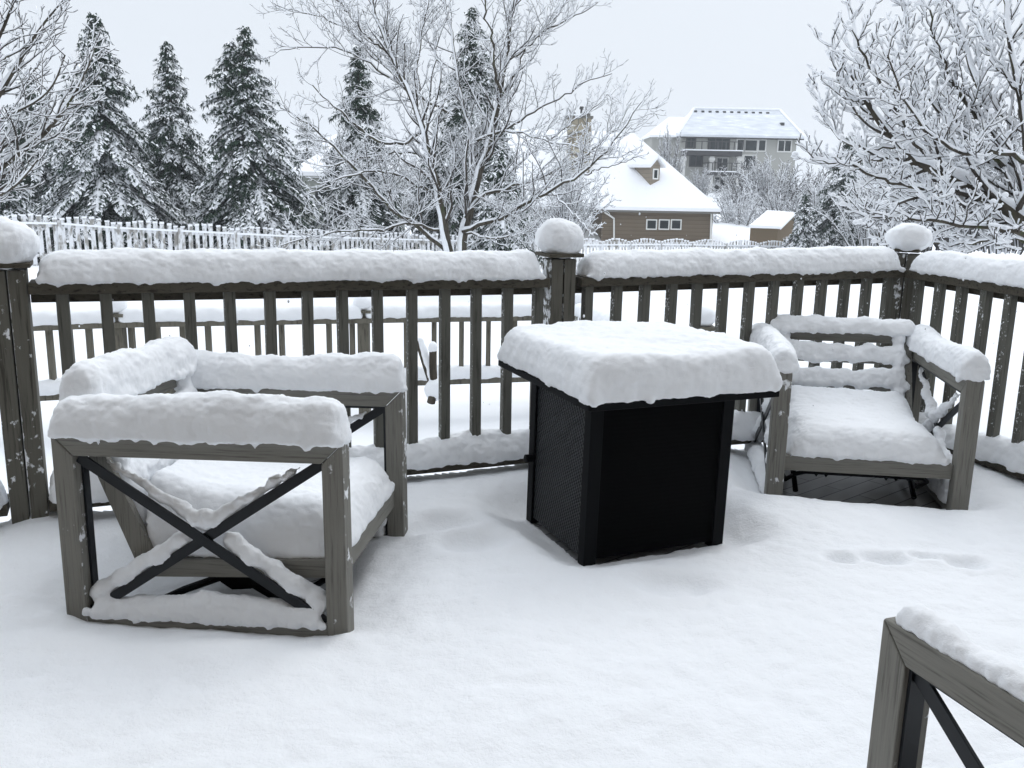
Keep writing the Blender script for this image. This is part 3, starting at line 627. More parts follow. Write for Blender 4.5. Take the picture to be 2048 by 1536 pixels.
# ---------------------------------------------------------------- trees
def smoothpts(pts, n):
    pts = np.asarray(pts, float); d = np.r_[0, np.cumsum(np.linalg.norm(np.diff(pts, axis=0), axis=1))]; u = np.linspace(0, d[-1], n)
    c = np.stack([np.interp(u, d, pts[:, i]) for i in range(3)], 1)
    for _ in range(2): c[1:-1] = (c[:-2]+2*c[1:-1]+c[2:])/4
    return c
def grow(pts, r0, r1, level, maxlev, out, P):
    n = len(pts); L_ = np.linalg.norm(np.diff(pts, axis=0), axis=1).sum(); out.append((pts, np.linspace(r0, r1, n), level))
    if level >= maxlev: return
    sp_ = P['space'][level]; cnt = int(L_/sp_*random.uniform(.8, 1.2)); side = random.choice((0, 1))
    for i in range(cnt):
        f = P['start'][level]+(1-P['start'][level])*(i+random.random())/max(1, cnt); k = f*(n-1); j = min(int(k), n-2); a = k-j
        p = pts[j]*(1-a)+pts[j+1]*a; tan = pts[j+1]-pts[j]; tan /= np.linalg.norm(tan)+1e-9
        side += 1
        ax = np.cross(tan, (0, 0, 1)); ax = ax/(np.linalg.norm(ax)+1e-6)
        b_ = np.cross(tan, ax); ph = side*math.pi+random.gauss(0, .9); pv = ax*math.cos(ph)+b_*math.sin(ph)
        if P.get('flat'): pv[1] *= P['flat']
        pv /= np.linalg.norm(pv)+1e-6
        ang = random.uniform(*P['ang']); d = tan*math.cos(ang)+pv*math.sin(ang)
        ll = P['len'][level]*L_**P.get('pw', .5)*(1-.55*f)*random.uniform(.6, 1.25)
        m_ = P['seg'][level]; q = [p]; dd = d.copy()
        for s in range(m_):
            dd = dd+np.array([random.gauss(0, P['wob']), random.gauss(0, P['wob']), random.gauss(P['up'], P['wob'])]); dd /= np.linalg.norm(dd)
            q.append(q[-1]+dd*ll/m_)
        rr = (r0+(r1-r0)*f)*P['rr']; rr = max(rr, P['rmin'])
        grow(np.array(q), rr, max(rr*.45, P['rmin']*.7), level+1, maxlev, out, P)
def tree_meshes(br, t, P, matb='bark', mats='tree_snow', world=True):
    tr, cr, sn = MB(), MB(), MB(); wind = np.array(P.get('wind', (-.35, -.35, 1)))
    for pts, rad, lev in br:
        n = len(pts); (tr if lev == 0 else cr).tube(pts, rad, 8 if lev == 0 else (5 if lev == 1 else 3), cap=lev == 0)
        t_ = np.gradient(pts, axis=0); t_ /= np.linalg.norm(t_, axis=1)[:, None]+1e-9
        o = wind[None, :]-t_*(t_@wind)[:, None]; ol = np.linalg.norm(o, axis=1); steep = np.clip(ol/1.1, .0, 1)
        o = o/(ol[:, None]+1e-6)
        nz = 1+P['lump']*vnoise(pts, P['lumpf'], 5)
        sr = np.maximum((P['snow']*(.45+.55*steep)+rad*(.55 if lev else .6))*nz, .002)
        off_ = o*((rad+sr)*(.66 if lev else .52))[:, None]
        if P.get('clump') and lev and random.random() < P['clump']:
            q = pts[random.randrange(1, n)]; c_ = random.uniform(.013, .025); sn.ball(q+np.array([0, 0, c_*.7]), (c_*random.uniform(.9, 1.25), c_, c_*.9), 6, 5)
        sn.tube(pts+off_, sr, 7 if lev == 0 else 4, cap=True)
    tr.build('trunk', MAT[matb], t, world, smooth=True); cr.build('branches', MAT['twig' if matb == 'bark' else matb], t, world); sn.build('snow', MAT[mats], t, world, smooth=True)
def px_limb(lst, Y0, dy, n=14):
    # a limb sketched in the view, given its own depth run from Y0 to Y0+dy
    m_ = len(lst); return smoothpts([at(px, py, Y0+dy*i/(m_-1)) for i, (px, py) in enumerate(lst)], n)
YT = 21.0
limbs = [
 ([(923, 540), (923, 499), (927, 441), (951, 386), (966, 325), (987, 263), (995, 226), (1002, 185), (1009, 120), (1019, 51), (1029, -20), (1040, -90)], 0, .8, .17, .03),
 ([(1002, 185), (988, 144), (987, 92), (971, 27), (964, -30)], .3, -.8, .06, .02),
 ([(1004, 190), (1029, 154), (1053, 85), (1064, 75), (1110, 52), (1163, 27), (1195, 5)], .4, 1.0, .055, .015),
 ([(905, 540), (894, 497), (889, 455), (879, 393), (864, 325), (852, 273), (835, 219), (811, 174), (780, 106), (759, 51), (742, -10), (728, -70)], 0, -1.0, .16, .03),
 ([(852, 239), (836, 180), (835, 130), (838, 85), (855, 0), (862, -50)], -.3, .9, .06, .02),
 ([(940, 420), (948, 330), (951, 283), (930, 239), (920, 164), (910, 113), (899, 51), (889, -20)], .2, 1.2, .09, .025),
 ([(892, 500), (862, 478), (841, 458), (804, 434), (763, 400), (732, 355), (694, 325), (667, 294), (640, 262), (600, 235), (560, 215)], 0, -1.6, .085, .015),
 ([(925, 462), (960, 452), (992, 441), (1033, 420), (1087, 390), (1135, 362), (1169, 349), (1210, 304), (1248, 260), (1282, 205)], 0, -1.5, .09, .014),
 ([(1169, 349), (1200, 336), (1238, 328), (1276, 312)], -1.2, -.4, .03, .012),
 ([(930, 435), (950, 405), (975, 386), (1043, 369), (1091, 352), (1145, 325), (1197, 297), (1225, 265), (1247, 236), (1262, 205)], 0, .8, .075, .014),
 ([(951, 283), (999, 267), (1040, 240), (1094, 205), (1142, 181), (1183, 157), (1224, 147)], .3, -1.0, .055, .013),
 ([(855, 253), (835, 273), (797, 290), (763, 287), (732, 270), (701, 239), (660, 205), (625, 170)], -.2, -1.4, .06, .014),
 ([(811, 174), (780, 140), (753, 113), (701, 62), (650, 34), (600, 22), (545, 15)], -.5, .9, .05, .012),
 ([(905, 230), (828, 191), (770, 147), (718, 113), (660, 95), (600, 95), (560, 100)], .2, -1.2, .05, .012),
 ([(880, 460), (845, 452), (820, 444), (760, 460), (718, 461), (650, 468), (600, 480), (560, 492)], -.1, -1.8, .05, .013),
 ([(880, 395), (840, 372), (800, 350), (750, 342), (700, 352), (650, 372), (610, 392)], -.1, -1.7, .05, .012),
 ([(930, 466), (965, 475), (1010, 476), (1060, 462), (1090, 452)], 0, -1.2, .05, .012),
 ([(1104, 385), (1125, 405), (1145, 427), (1169, 455), (1195, 470)], -1.0, -.5, .03, .012),
 ([(945, 395), (970, 396), (1010, 418), (1050, 448), (1075, 470)], .1, -1.1, .04, .012),
 ([(889, 150), (870, 100), (872, 60), (845, 10), (830, -40)], .5, .5, .045, .015),
 ([(1009, 120), (1050, 100), (1090, 60), (1130, 10), (1150, -30)], .5, .9, .04, .012),
 ([(780, 106), (740, 80), (690, 20), (660, -20)], -.7, -.8, .04, .012),
 ([(1020, 345), (1070, 300), (1120, 262), (1165, 232), (1205, 205), (1230, 180)], .4, 1.4, .04, .012),
 ([(864, 325), (820, 300), (770, 310), (720, 315), (680, 330), (640, 335), (600, 318)], -.3, 1.3, .045, .012),
 ([(987, 263), (1040, 262), (1090, 280), (1150, 290), (1195, 310)], .2, -1.2, .04, .012),
]
CT = thing('bare_tree', 'large bare spreading tree with snow lining every twig, rising behind the middle of the railing', 'tree', tuple(at(912, 560, YT)))
P_ct = dict(space=(.20, .13, .115), start=(.14, .10, .12), ang=(.5, 1.05), len=(.66, .50, .34), seg=(7, 5, 3), wob=.13, up=.10, rr=.42, rmin=.0052, snow=.0046, lump=.3, lumpf=6, flat=.9)
br = []
for lst, y0, dy, r0, r1 in limbs:
    pts = px_limb(lst, YT+y0, dy, 22); pts[1:-1] += rng.normal(0, .02, (20, 3)); grow(pts, r0*.62, r1*.8, 0, 3, br, P_ct)
print('central tree polylines', len(br)); tree_meshes(br, CT, P_ct)

YR = 8.2
limbsR = [
 ([(2130, 560), (2048, 432), (1985, 395), (1930, 372), (1860, 335), (1800, 290), (1752, 240), (1720, 190), (1708, 110), (1705, 20)], 0, .6, .14, .012),
 ([(1930, 372), (1870, 385), (1800, 370), (1740, 345), (1690, 325), (1620, 318)], .1, -.6, .04, .012),
 ([(1880, 345), (1830, 322), (1790, 318), (1740, 320), (1700, 325), (1640, 322)], .2, .9, .045, .012),
 ([(2100, 520), (2050, 400), (2010, 330), (1995, 260), (1960, 170), (1930, 90), (1900, 0), (1880, -60)], .1, 1.4, .10, .02),
 ([(2110, 500), (2060, 300), (2040, 180), (2020, 80), (2005, -20)], .2, .2, .10, .03),
 ([(2010, 330), (1960, 280), (1900, 250), (1860, 200), (1830, 130), (1815, 60), (1810, 0)], .3, .6, .05, .012),
 ([(1860, 335), (1820, 270), (1790, 220), (1760, 170), (1740, 120), (1705, 60)], .3, -.5, .035, .012),
 ([(2090, 480), (2000, 455), (1930, 452), (1860, 440), (1790, 430), (1720, 445)], 0, -.9, .05, .012),
 ([(2048, 420), (1990, 400), (1930, 410), (1870, 420), (1810, 405), (1760, 380), (1700, 370)], .1, 1.2, .04, .012),
 ([(1800, 290), (1760, 300), (1710, 290), (1670, 272), (1645, 235), (1632, 175)], .4, .4, .028, .01),
 ([(1995, 260), (1940, 220), (1900, 160), (1875, 90), (1860, 20)], .8, -.7, .04, .012),
 ([(2040, 180), (1990, 130), (1960, 60), (1940, -10)], .3, .9, .04, .012),
 ([(1752, 240), (1730, 215), (1690, 190), (1672, 140), (1665, 75)], .5, -.3, .02, .008),
 ([(2060, 330), (2000, 300), (1950, 310), (1900, 300), (1840, 250), (1800, 190), (1775, 110)], .2, -.9, .04, .01),
 ([(2110, 500), (2030, 470), (1970, 480), (1900, 490), (1830, 480), (1760, 490)], .0, .7, .04, .01),
 ([(1985, 395), (1940, 340), (1900, 330), (1850, 290), (1830, 230), (1800, 130), (1790, 60)], .1, 1.3, .035, .01),
]
RT = thing('snowy_tree', 'bare tree reaching in from the right edge, its branches loaded with thick clumps of snow', 'tree', tuple(at(2140, 600, YR)))
P_rt = dict(space=(.078, .058, .055), start=(.10, .08, .1), ang=(.45, 1.1), len=(.44, .25, .15), seg=(7, 5, 4), wob=.11, up=.10, rr=.42, rmin=.0052, snow=.0072, lump=.6, lumpf=30, flat=.85, clump=.3)
br = []
for lst, y0, dy, r0, r1 in limbsR:
    pts = px_limb(lst, YR+y0, dy, 18); pts[1:-1] += rng.normal(0, .012, (16, 3)); grow(pts, r0*(.66 if lst[0][0] > 2100 and len(lst) > 9 else .55), r1*.6, 0, 2, br, P_rt)
print('right tree polylines', len(br)); tree_meshes(br, RT, P_rt)

YL = 9.0
limbsL = [
 ([(-160, 560), (-90, 430), (-30, 360), (30, 305), (75, 290), (110, 245), (150, 190), (178, 140), (190, 95)], 0, .4, .12, .01),
 ([(-120, 480), (-60, 300), (-10, 200), (30, 140), (60, 80), (100, 30), (135, -10)], .1, .9, .09, .012),
 ([(-100, 420), (-50, 180), (-10, 90), (20, 30), (40, -40)], .2, -.4, .08, .015),
 ([(-60, 300), (-20, 250), (30, 225), (80, 200), (110, 170), (130, 110)], .3, -.8, .035, .01),
 ([(-90, 430), (-20, 400), (30, 375), (60, 340), (75, 320)], 0, -.7, .035, .01),
 ([(-50, 180), (0, 120), (50, 95), (95, 80), (130, 60)], .3, .6, .035, .01),
 ([(-90, 400), (-30, 330), (10, 290), (60, 262), (100, 268), (150, 285)], .2, 1.0, .035, .01),
 ([(-60, 200), (0, 190), (40, 170), (80, 130), (100, 75)], .4, 1.2, .03, .01),
]
LT = thing('bare_tree', 'snow-lined bare tree leaning in at the upper left edge, in front of the spruces', 'tree', tuple(at(-170, 600, YL)))
P_lt = dict(space=(.11, .09, .08), start=(.15, .12, .15), ang=(.45, .95), len=(.46, .34, .24), seg=(6, 4, 3), wob=.13, up=.10, rr=.42, rmin=.0042, snow=.0035, lump=.4, lumpf=14, flat=.85)
br = []
for lst, y0, dy, r0, r1 in limbsL:
    pts = px_limb(lst, YL+y0, dy, 16); grow(pts, r0*.5, r1*.6, 0, 3, br, P_lt)
print('left tree polylines', len(br)); tree_meshes(br, LT, P_lt)

# spruces -------------------------------------------------------
def spruce(apex, Y, hpx, wpx, label, seed, snow=.6, twin=None, mat_='needles', dens=1.0):
    rs = np.random.default_rng(seed); A = at(apex[0], apex[1], Y); B = at(apex[0], apex[1]+hpx, Y); H = A[2]-B[2]+1.2
    R = abs(at(apex[0]+wpx, apex[1], Y)[0]-A[0]); base = np.array([A[0], Y, A[2]-H])
    t = thing('spruce_tree', label, 'tree', tuple(base), group='snow-laden spruces beyond the fence')
    tr, gr, sn = MB(), MB(), MB(); tr.tube([base, base+(0, 0, H*.5), base+(0, 0, H)], [H*.02, H*.012, .01], 8)
    GV, SV = [], []
    tops = [(0, 0, H)]
    if twin: tops.append((twin[0], 0, H*twin[1]))
    for (ox, oy, HH) in tops:
        nw = int(HH/.23*dens)
        for wi in range(nw):
            f = (wi+.5)/nw; z = HH*(1-f)   # f: 0 at the top
            if ox and f > .35: continue
            rad = R*1.42*(f**.90)
            nb = int(4+6*min(1, f*1.6)); a0 = rs.uniform(0, 6.28)
            for bi in range(nb):
                az = a0+bi*6.283/nb+rs.normal(0, .25); rr = rad*rs.uniform(.55, 1.25)+.08
                heavy = rs.random() < snow+.25; droop = (-.42 if f > .35 else .05+.1*(.35-f)-.3*f) - (.12 if heavy else 0)
                d = np.array([math.cos(az), math.sin(az), 0]); sd_ = np.array([-d[1], d[0], 0])
                s0 = base+np.array([ox, oy, z+rs.normal(0, .07)]); m_ = max(3, int(rr/.12)); pl = []
                for k_ in range(m_):
                    g = (k_+.6)/m_
                    c = s0+d*rr*g+np.array([0, 0, rr*(droop*g+.16*math.sin(g*3.1))]); wdt = .09+.20*rr*max(0, 1-g)**.6*min(1, g*3)
                    if g < .15 and f > .2: continue
                    if heavy and g > .3: pl.append((c, wdt))
                    for s_ in (-1, 1):
                        nq = 1+int(wdt/.10)
                        for q in range(nq):
                            e_ = c+sd_*s_*wdt*(q+.5)/nq+d*(.05*q)+rs.normal(0, .025, 3)
                            dirv = d*.7+sd_*s_*.7+np.array([0, 0, -.35-.5*rs.random()]); dirv /= np.linalg.norm(dirv); ln = rs.uniform(.10, .20)
                            tip = e_+dirv*ln; wv = np.cross(dirv, (0, 0, 1.)); wv /= np.linalg.norm(wv)+1e-6; wv = wv*rs.uniform(.022, .042)+np.array([0, 0, rs.uniform(-.02, .02)])
                            GV.append((e_-wv, e_+wv, tip))
                            for _h in range(2):
                                e3 = e_+rs.normal(0, .045, 3); t3 = e3+np.array([rs.normal(0, .06), rs.normal(0, .06), -rs.uniform(.08, .2)]); GV.append((e3-wv*.9, e3+wv*.9, t3))
                            pr = (.80 if heavy else .22)*(.4+.6*min(1, g*1.3))*(.5+.5*min(1, f*2.2))
                            if rs.random() < pr:
                                u_ = np.array([0, 0, .03+.02*rs.random()]); k2 = rs.uniform(1.0, 1.7)
                                SV.append((e_-wv*k2+u_, e_+wv*k2+u_, tip+wv*.4+u_*.8, tip-wv*.5+u_))
                for (c0, w0), (c1, w1) in zip(pl[:-1], pl[1:]):   # the heavy pad of snow along the bough
                    j0, j1, j2, j3 = rs.uniform(.5, 1.15, 4); u_ = np.array([0, 0, .05]); lo = np.array([0, 0, -.10])
                    SV.append((c0+sd_*w0*j0+lo, c0+u_, c1+u_, c1+sd_*w1*j1+lo)); SV.append((c0+u_, c0-sd_*w0*j2+lo, c1-sd_*w1*j3+lo, c1+u_))
                if pl: c0 = pl[-1][0]; SV.append((c0+sd_*.07, c0-sd_*.07, c0+d*.10-np.array([.02, 0, .09]), c0+d*.09+np.array([.03, 0, -.08])))
    GV = np.array(GV); SV = np.array(SV)
    gr.v = [GV.reshape(-1, 3)]; gr.n = len(GV)*3; gr.f = [(3*i, 3*i+1, 3*i+2) for i in range(len(GV))]
    sn.v = [SV.reshape(-1, 3)]; sn.n = len(SV)*4; sn.f = [(4*i, 4*i+1, 4*i+2, 4*i+3) for i in range(len(SV))]
    tr.build('trunk', MAT['bark'], t, True); gr.build('crown', MAT[mat_], t, True); sn.build('snow', MAT['tree_snow'], t, True)
    return t
spruce((187, 28), 32, 415, 128, 'tallest spruce at the left, broad and dark with drooping snowy boughs', 1, .55)
spruce((333, 88), 37, 350, 92, 'slimmer spruce second from the left, partly behind its taller neighbour', 2, .5)
spruce((490, 56), 33, 390, 118, 'spruce with a twin top and thinner upper crown, third from the left', 3, .5, twin=(-.55, .94))
spruce((55, 150), 38, 290, 115, 'dark spruce at the far left, half hidden by the bare tree', 4, .6)
spruce((5, 330), 30, 120, 55, 'small snow-heaped spruce at the left edge just above the fence', 12, .8)
spruce((716, 95), 36, 350, 88, 'spruce behind the left half of the big bare tree', 5, .4)
spruce((945, 15), 38, 440, 112, 'tall dense spruce behind the trunk of the big bare tree', 6, .4)
spruce((612, 225), 75, 150, 42, 'small pale spruce far off between the twin-topped spruce and the big bare tree', 7, .5, mat_='needles_light', dens=.45)
spruce((1700, 270), 48, 200, 70, 'dark spruce half hidden by the snowy tree on the right', 8, .45)
spruce((1613, 392), 46, 95, 36, 'small snow-caked spruce beside the garden shed', 9, .9)
spruce((1000, 300), 30, 170, 60, 'low spruce behind the right foot of the big bare tree, beside the fence', 10, .6)

# snow-dusted shrubs and thickets ---------------------------------
def shrub(hh, ww, seed, n=16, rmin=.014, snow=.02, lump=.3):
    random.seed(seed); br = []
    P = dict(space=(.22, .17, .2), start=(.12, .1, .2), ang=(.4, 1.1), len=(.55, .42, .3), seg=(4, 3, 2), wob=.16, up=.06, rr=.5, rmin=rmin, snow=snow, lump=lump, lumpf=3)
    for i in range(n):
        a = random.uniform(0, 6.28); r = random.uniform(.15, 1)*ww; z_ = hh*math.sqrt(max(.1, 1-(r/ww)**2*.75))*random.uniform(.75, 1.05)
        p0 = np.array([math.cos(a)*r*.3, math.sin(a)*r*.3, 0]); p2 = np.array([math.cos(a)*r, math.sin(a)*r, z_]); p1 = (p0+p2)/2+np.array([0, 0, hh*.12]); 
        grow(smoothpts([p0, p1, p2], 7), .05, .02, 0, 2, br, P)
    t = thing('bare_shrub', '', 'shrub'); tree_meshes(br, t, dict(P, wind=(-.3, -.4, 1)), 'far_twig', 'tree_snow', world=False)
    return t
protoA = shrub(4.5, 3.4, 5, 34, snow=.011); protoB = shrub(3.6, 3.8, 9, 34, snow=.011)
first = {id(protoA): True, id(protoB): True}
def put(proto, px, py, Y, sc, rz, label, group, cat='shrub', name=None):
    if first.get(id(proto)): o = proto; first[id(proto)] = False
    else: o = copy_tree(proto)
    if name: o.name = name
    p = at(px, py, Y); o.location = tuple(p); o.rotation_euler = (0, 0, rz); o.scale = (sc[0], sc[0], sc[1]); tag(o, label, cat, group); return o
L1 = ['snow-dusted shrub at the right corner of the brown house', 'wide frosted shrub behind the left end of the garden shed', 'frosted shrub rising behind the roof of the garden shed', 'tall frosted shrub in the middle of the thicket below the grey house', 'low snowy shrub just left of the garden shed',
 'upper frosted shrub beneath the balconies of the grey house', 'frosted shrub between the small spruce and the dark spruce', 'low snowy shrub behind the small snow-caked spruce', 'bare shrub highest on the slope behind the brown house roof edge']
L2 = ['snowy bush at the left foot of the snow-loaded tree', 'snowy bush behind the ball of snow on the corner post', 'snowy bush just right of the corner post snow ball', 'snowy bush under the big limb of the snow-loaded tree', 'snowy bush near the right edge just above the railing', 'snowy bush cut by the right edge above the railing',
 'taller grey bush behind the big limb of the snow-loaded tree', 'taller grey bush at the far right behind the snow-loaded tree', 'grey bush right of the dark half-hidden spruce', 'tallest grey bush cut by the right edge behind the tree']
L3 = ['hazy bush left of the big bare tree trunk, behind the fence', 'hazy bush just left of the left stem of the big bare tree', 'hazy bush directly behind the big bare tree stems']
L4 = ['bare bush at the far left behind the dark spruce', 'bare bush behind the foot of the tallest spruce', 'bare bush in the gap between the tallest and the slim spruce', 'bare bush right of the twin-topped spruce']
G1 = 'snow-dusted shrubs of the thicket below the big grey house'; LB = 'bare snow-dusted shrub in the grey thicket between the brown house and the shed'
for i, (px, py, Y, s, rz) in enumerate([(1475, 468, 74, 1.05, .3), (1540, 440, 82, 1.25, 1.7), (1600, 430, 84, 1.3, 2.9), (1500, 430, 86, 1.2, 4.0), (1570, 468, 73, 1.0, 5.2), (1455, 450, 92, .95, 1.0), (1660, 440, 80, 1.2, 2.2), (1635, 470, 72, .95, .8), (1405, 452, 95, .75, 3.3)]):
    put(protoA if i % 2 else protoB, px, py+8, Y, (s, s), rz, L1[i], G1)
G2 = 'snowy thicket behind the right tree'; LB2 = 'grey snow-dusted bush in the dense thicket behind the snow-loaded tree on the right'
for i, (px, py, Y, s, rz) in enumerate([(1740, 500, 44, .85, .5), (1800, 500, 40, .95, 1.4), (1860, 505, 38, 1.0, 2.8), (1930, 500, 36, 1.05, 3.9), (2000, 505, 34, 1.0, .2), (2060, 500, 33, 1.1, 5.0), (1900, 440, 50, 1.3, 4.2), (1990, 430, 50, 1.4, 1.1), (1820, 450, 52, 1.2, 2.0), (2070, 430, 48, 1.5, 2.5)]):
    put(protoB if i % 2 else protoA, px, py, Y, (s, s), rz, L2[i], G2)
put(protoA, 1130, 480, 50, (.78, .95), 1.2, 'rounded bare bush dusted with snow in front of the corner of the brown house', None)
put(protoB, 1040, 482, 52, (.6, .7), 2.2, 'small bare bush at the fence between the big bare tree and the brown house', None)
for px, lb in ((1335, 'thin frosted young tree at the left corner of the big grey house'), (1400, 'thin frosted young tree below the balconies of the big grey house')):
    put(protoA, px, 400, 100, (.7, 1.6) if px == 1335 else (.6, .75), px, lb, None, 'tree', 'young_tree')
for i, px in enumerate((760, 805, 850)):
    put(protoB, px, 440, 48+3*i, (.8, .85), px, L3[i], 'bushes behind the big bare tree')
for i, (px, h_) in enumerate(((30, 1.0), (150, .8), (300, .7))):
    put(protoA, px, 455, 46, (1.0, h_), px, L4[i], 'bushes behind the spruces')

# ---------------------------------------------------------------- picket fence
def fence(pxs, Ys, tops, name_lab, arch):
    pts = [at(px, py, Y) for px, Y, py in zip(pxs, Ys, tops)]
    t = thing('picket_fence', name_lab, 'fence', (pts[0][0], pts[0][1], pts[0][2]-1.3), group='picket fences across the yard')
    for i in range(len(pts)-1):
        a, b = pts[i], pts[i+1]; Ln = np.linalg.norm(b-a); u = (b-a)/Ln; npk = max(4, int(round(Ln/.205))); mb = MB(); ms = MB()
        for k in range(npk):
            f = (k+.5)/npk; c = a+(b-a)*f; rise = arch*math.sin(math.pi*f)**.8; pw = .12; rz = np.array([0, 0, 1.]); tilt = random.gauss(0, .012)
            mb.bar(c+rz*(-1.2), c+rz*(rise)+u*tilt, .022, pw*random.uniform(.92, 1.06), up=u)
            hb_ = random.uniform(.04, .075); ms.bar(c+rz*(rise+.002)+u*tilt, c+rz*(rise+hb_)+u*tilt, .05, pw*1.05, up=u)
        pn = mb.build('picket_panel', MAT['picket_wood'], t, True)
        rl = MB(); rz = np.array([0, 0, 1.]); nvv = np.array([0, .035, 0]); rl.bar(a-rz*.13+nvv, b-rz*.13+nvv, .04, .09); rl.bar(a-rz*.95+nvv, b-rz*.95+nvv, .04, .09); rl.build('rail', MAT['picket_wood'], t, True)
        ms.bar(a-rz*.065-nvv*.3, b-rz*.065-nvv*.3, .11, .055); ms.build('snow', MAT['tree_snow'], t, True, smooth=False)
        po = MB(); po.bar(a-rz*1.3-nvv*.5, a+rz*.02-nvv*.5, .11, .11, up=u); po.build('post', MAT['picket_wood'], t, True)
nL = 17; pl = np.linspace(-120, 1150, nL)
def invd(px): return np.interp(px, [-120, 240, 700, 1150, 1700, 1800], [23.5, 27, 31, 40, 52, 52])
pL = [-110, 5, 117, 235, 358, 470, 575, 672, 762, 845, 925, 1000, 1068, 1135]
fence(pL, [float(invd(p)) for p in pL], [np.interp(p, [-110, 117, 235, 358, 575, 845, 1135], [440, 444, 453, 459, 470, 478, 486])-2 for p in pL], 'long grey picket fence crusted with blown snow, running behind the left half of the railing', .13)
pR = [1150, 1203, 1260, 1321, 1384, 1452, 1519, 1583, 1650, 1725, 1800]
fence(pR, [float(invd(p)) for p in pR], [np.interp(p, [1150, 1321, 1519, 1650, 1800], [487, 486, 489, 493, 500])+0 for p in pR], 'far picket fence with arched snow-capped panels in front of the brown house and shed', .17)

# ---------------------------------------------------------------- houses
def quad(mb, *p): mb.add([tuple(x) for x in p], [tuple(range(len(p)))])
def slab(mb, pts, th):   # a thick roof layer: polygon plus a copy th lower
    n = len(pts); v = [tuple(p) for p in pts]+[(p[0], p[1], p[2]-th) for p in pts]
    mb.add(v, [tuple(range(n)), tuple(range(n, 2*n))[::-1]]+[(i, i+n, (i+1) % n+n, (i+1) % n) for i in range(n)])
def window(x0, x1, z0, z1, y, parent, frame='white_trim', th=.12, mull=0, glass='glass'):
    mb = MB(); fw = th
    mb.box((x0-fw, y-.08, z0-fw), (x0, y+.02, z1+fw)); mb.box((x1, y-.08, z0-fw), (x1+fw, y+.02, z1+fw)); mb.box((x0, y-.08, z1), (x1, y+.02, z1+fw)); mb.box((x0, y-.08, z0-fw), (x1, y+.02, z0))
    for i in range(mull): xm = x0+(x1-x0)*(i+1)/(mull+1); mb.box((xm-fw*.35, y-.07, z0+.001), (xm+fw*.35, y+.02, z1-.001))
    fo = mb.build('window', MAT[frame], parent, True); mb = MB(); mb.box((x0, y-.03, z0), (x1, y-.005, z1)); mb.build('pane', MAT[glass], fo); 
    pn = [c for c in bpy.data.objects if c.parent == fo][0]; pn.data.transform(Matrix.Translation(-Vector(parent.location)))
    return fo
# brown garage wing
YG = 62.0
gl = at(1205, 418, YG); gr_ = at(1427, 418, YG); ez = (gl[2]+gr_[2])/2; gz = -2.9
hs_ = thing('brown_house', 'brown clapboard house with a steep white roof, one dormer and a stone chimney', 'house', (gl[0], YG, gz))
mb = MB(); mb.box((gl[0], YG, gz), (gr_[0], YG+8, ez)); mb.build('wall', MAT['brown_siding'], hs_, True)
rdx0 = at(1060, 262, YG+6.5); rdx1 = at(1268, 268, YG+6.0); el = at(1150, 420, YG-.5); er = at(1442, 416, YG-.5); ez2 = ez+.12
RZ = (rdx0[2]+rdx1[2])/2
mb = MB(); e0 = np.array([at(1192, 420, YG-.5)[0], YG-.5, ez2]); e1 = np.array([er[0], YG-.5, ez2]); r0 = np.array([rdx0[0]-2, YG+6, RZ]); r1 = np.array([rdx1[0], YG+6, RZ]); b0 = np.array([e0[0]-6, YG+12.5, ez2]); b1 = np.array([er[0], YG+12.5, ez2])
e00 = np.array([at(1040, 420, YG-.5)[0], YG-.5, ez2])
slab(mb, [e00, e1, r1, r0], .22); slab(mb, [e1, b1, r1], .22); mb.build('roof', MAT['roof_snow'], hs_, True)
mb = MB(); mb.box((e00[0], YG-.48, ez2-.36), (er[0]-.02, YG-.38, ez2-.16)); mb.box((er[0]-.1, YG-.37, ez2-.36), (er[0]-.02, YG+8.2, ez2-.2)); mb.build('gutter', MAT['eave'], hs_, True)
mb = MB(); mb.box((e00[0]+.1, YG-.37, ez2-.3), (er[0]-.11, YG-.01, ez2-.22)); mb.build('soffit', MAT['eave'], hs_, True)
for (px0, px1) in ((1294, 1312), (1319, 1337), (1343, 1361)):
    a = at(px0, 457, YG); b = at(px1, 441, YG); window(a[0], b[0], a[2], b[2], YG, hs_, th=.075)
mb = MB(); a = at(1209, 424, YG-.3); b = at(1228, 440, YG-.06); c = at(1228, 480, YG-.06); mb.tube([a, (b[0], YG-.12, b[2]+.1), b, c], .06, 6); a = at(1423, 424, YG-.1); c = at(1421, 480, YG-.1); mb.build('downpipe', MAT['white_trim'], hs_, True); mb = MB(); mb.tube([a, c], .06, 6); mb.build('downpipe', MAT['white_trim'], hs_, True)
# dormer: built out of the roof slope
slope = (RZ-ez2)/6.5
DY = YG+1.0
for _ in range(60):
    if at(1303, 366, DY)[2] > ez2+slope*(DY-YG+.5): DY += .05
dm = at(1296, 330, DY); dz0 = at(1303, 366, DY)[2]-.3; dtop = at(1300, 331, DY)[2]; dap = at(1304, 317, DY)[2]; th_ = math.radians(33)
DR = np.array([[math.cos(th_), -math.sin(th_), 0], [math.sin(th_), math.cos(th_), 0], [0, 0, 1]]); dc = np.array([at(1311, 340, DY)[0], DY, 0])
def dor(p): return tuple(DR@np.array(p, float)+dc)
hw2, dd_ = .40, 2.1
mb = MB(); mb.prism([(-hw2, dz0), (hw2, dz0), (hw2, dtop), (0, dap), (-hw2, dtop)], 'y', 0, dd_); mb.v = [np.array([dor(p) for p in v_]) for v_ in mb.v]; dwall = mb.build('dormer_wall', MAT['dormer_siding'], hs_, True)
mb = MB()
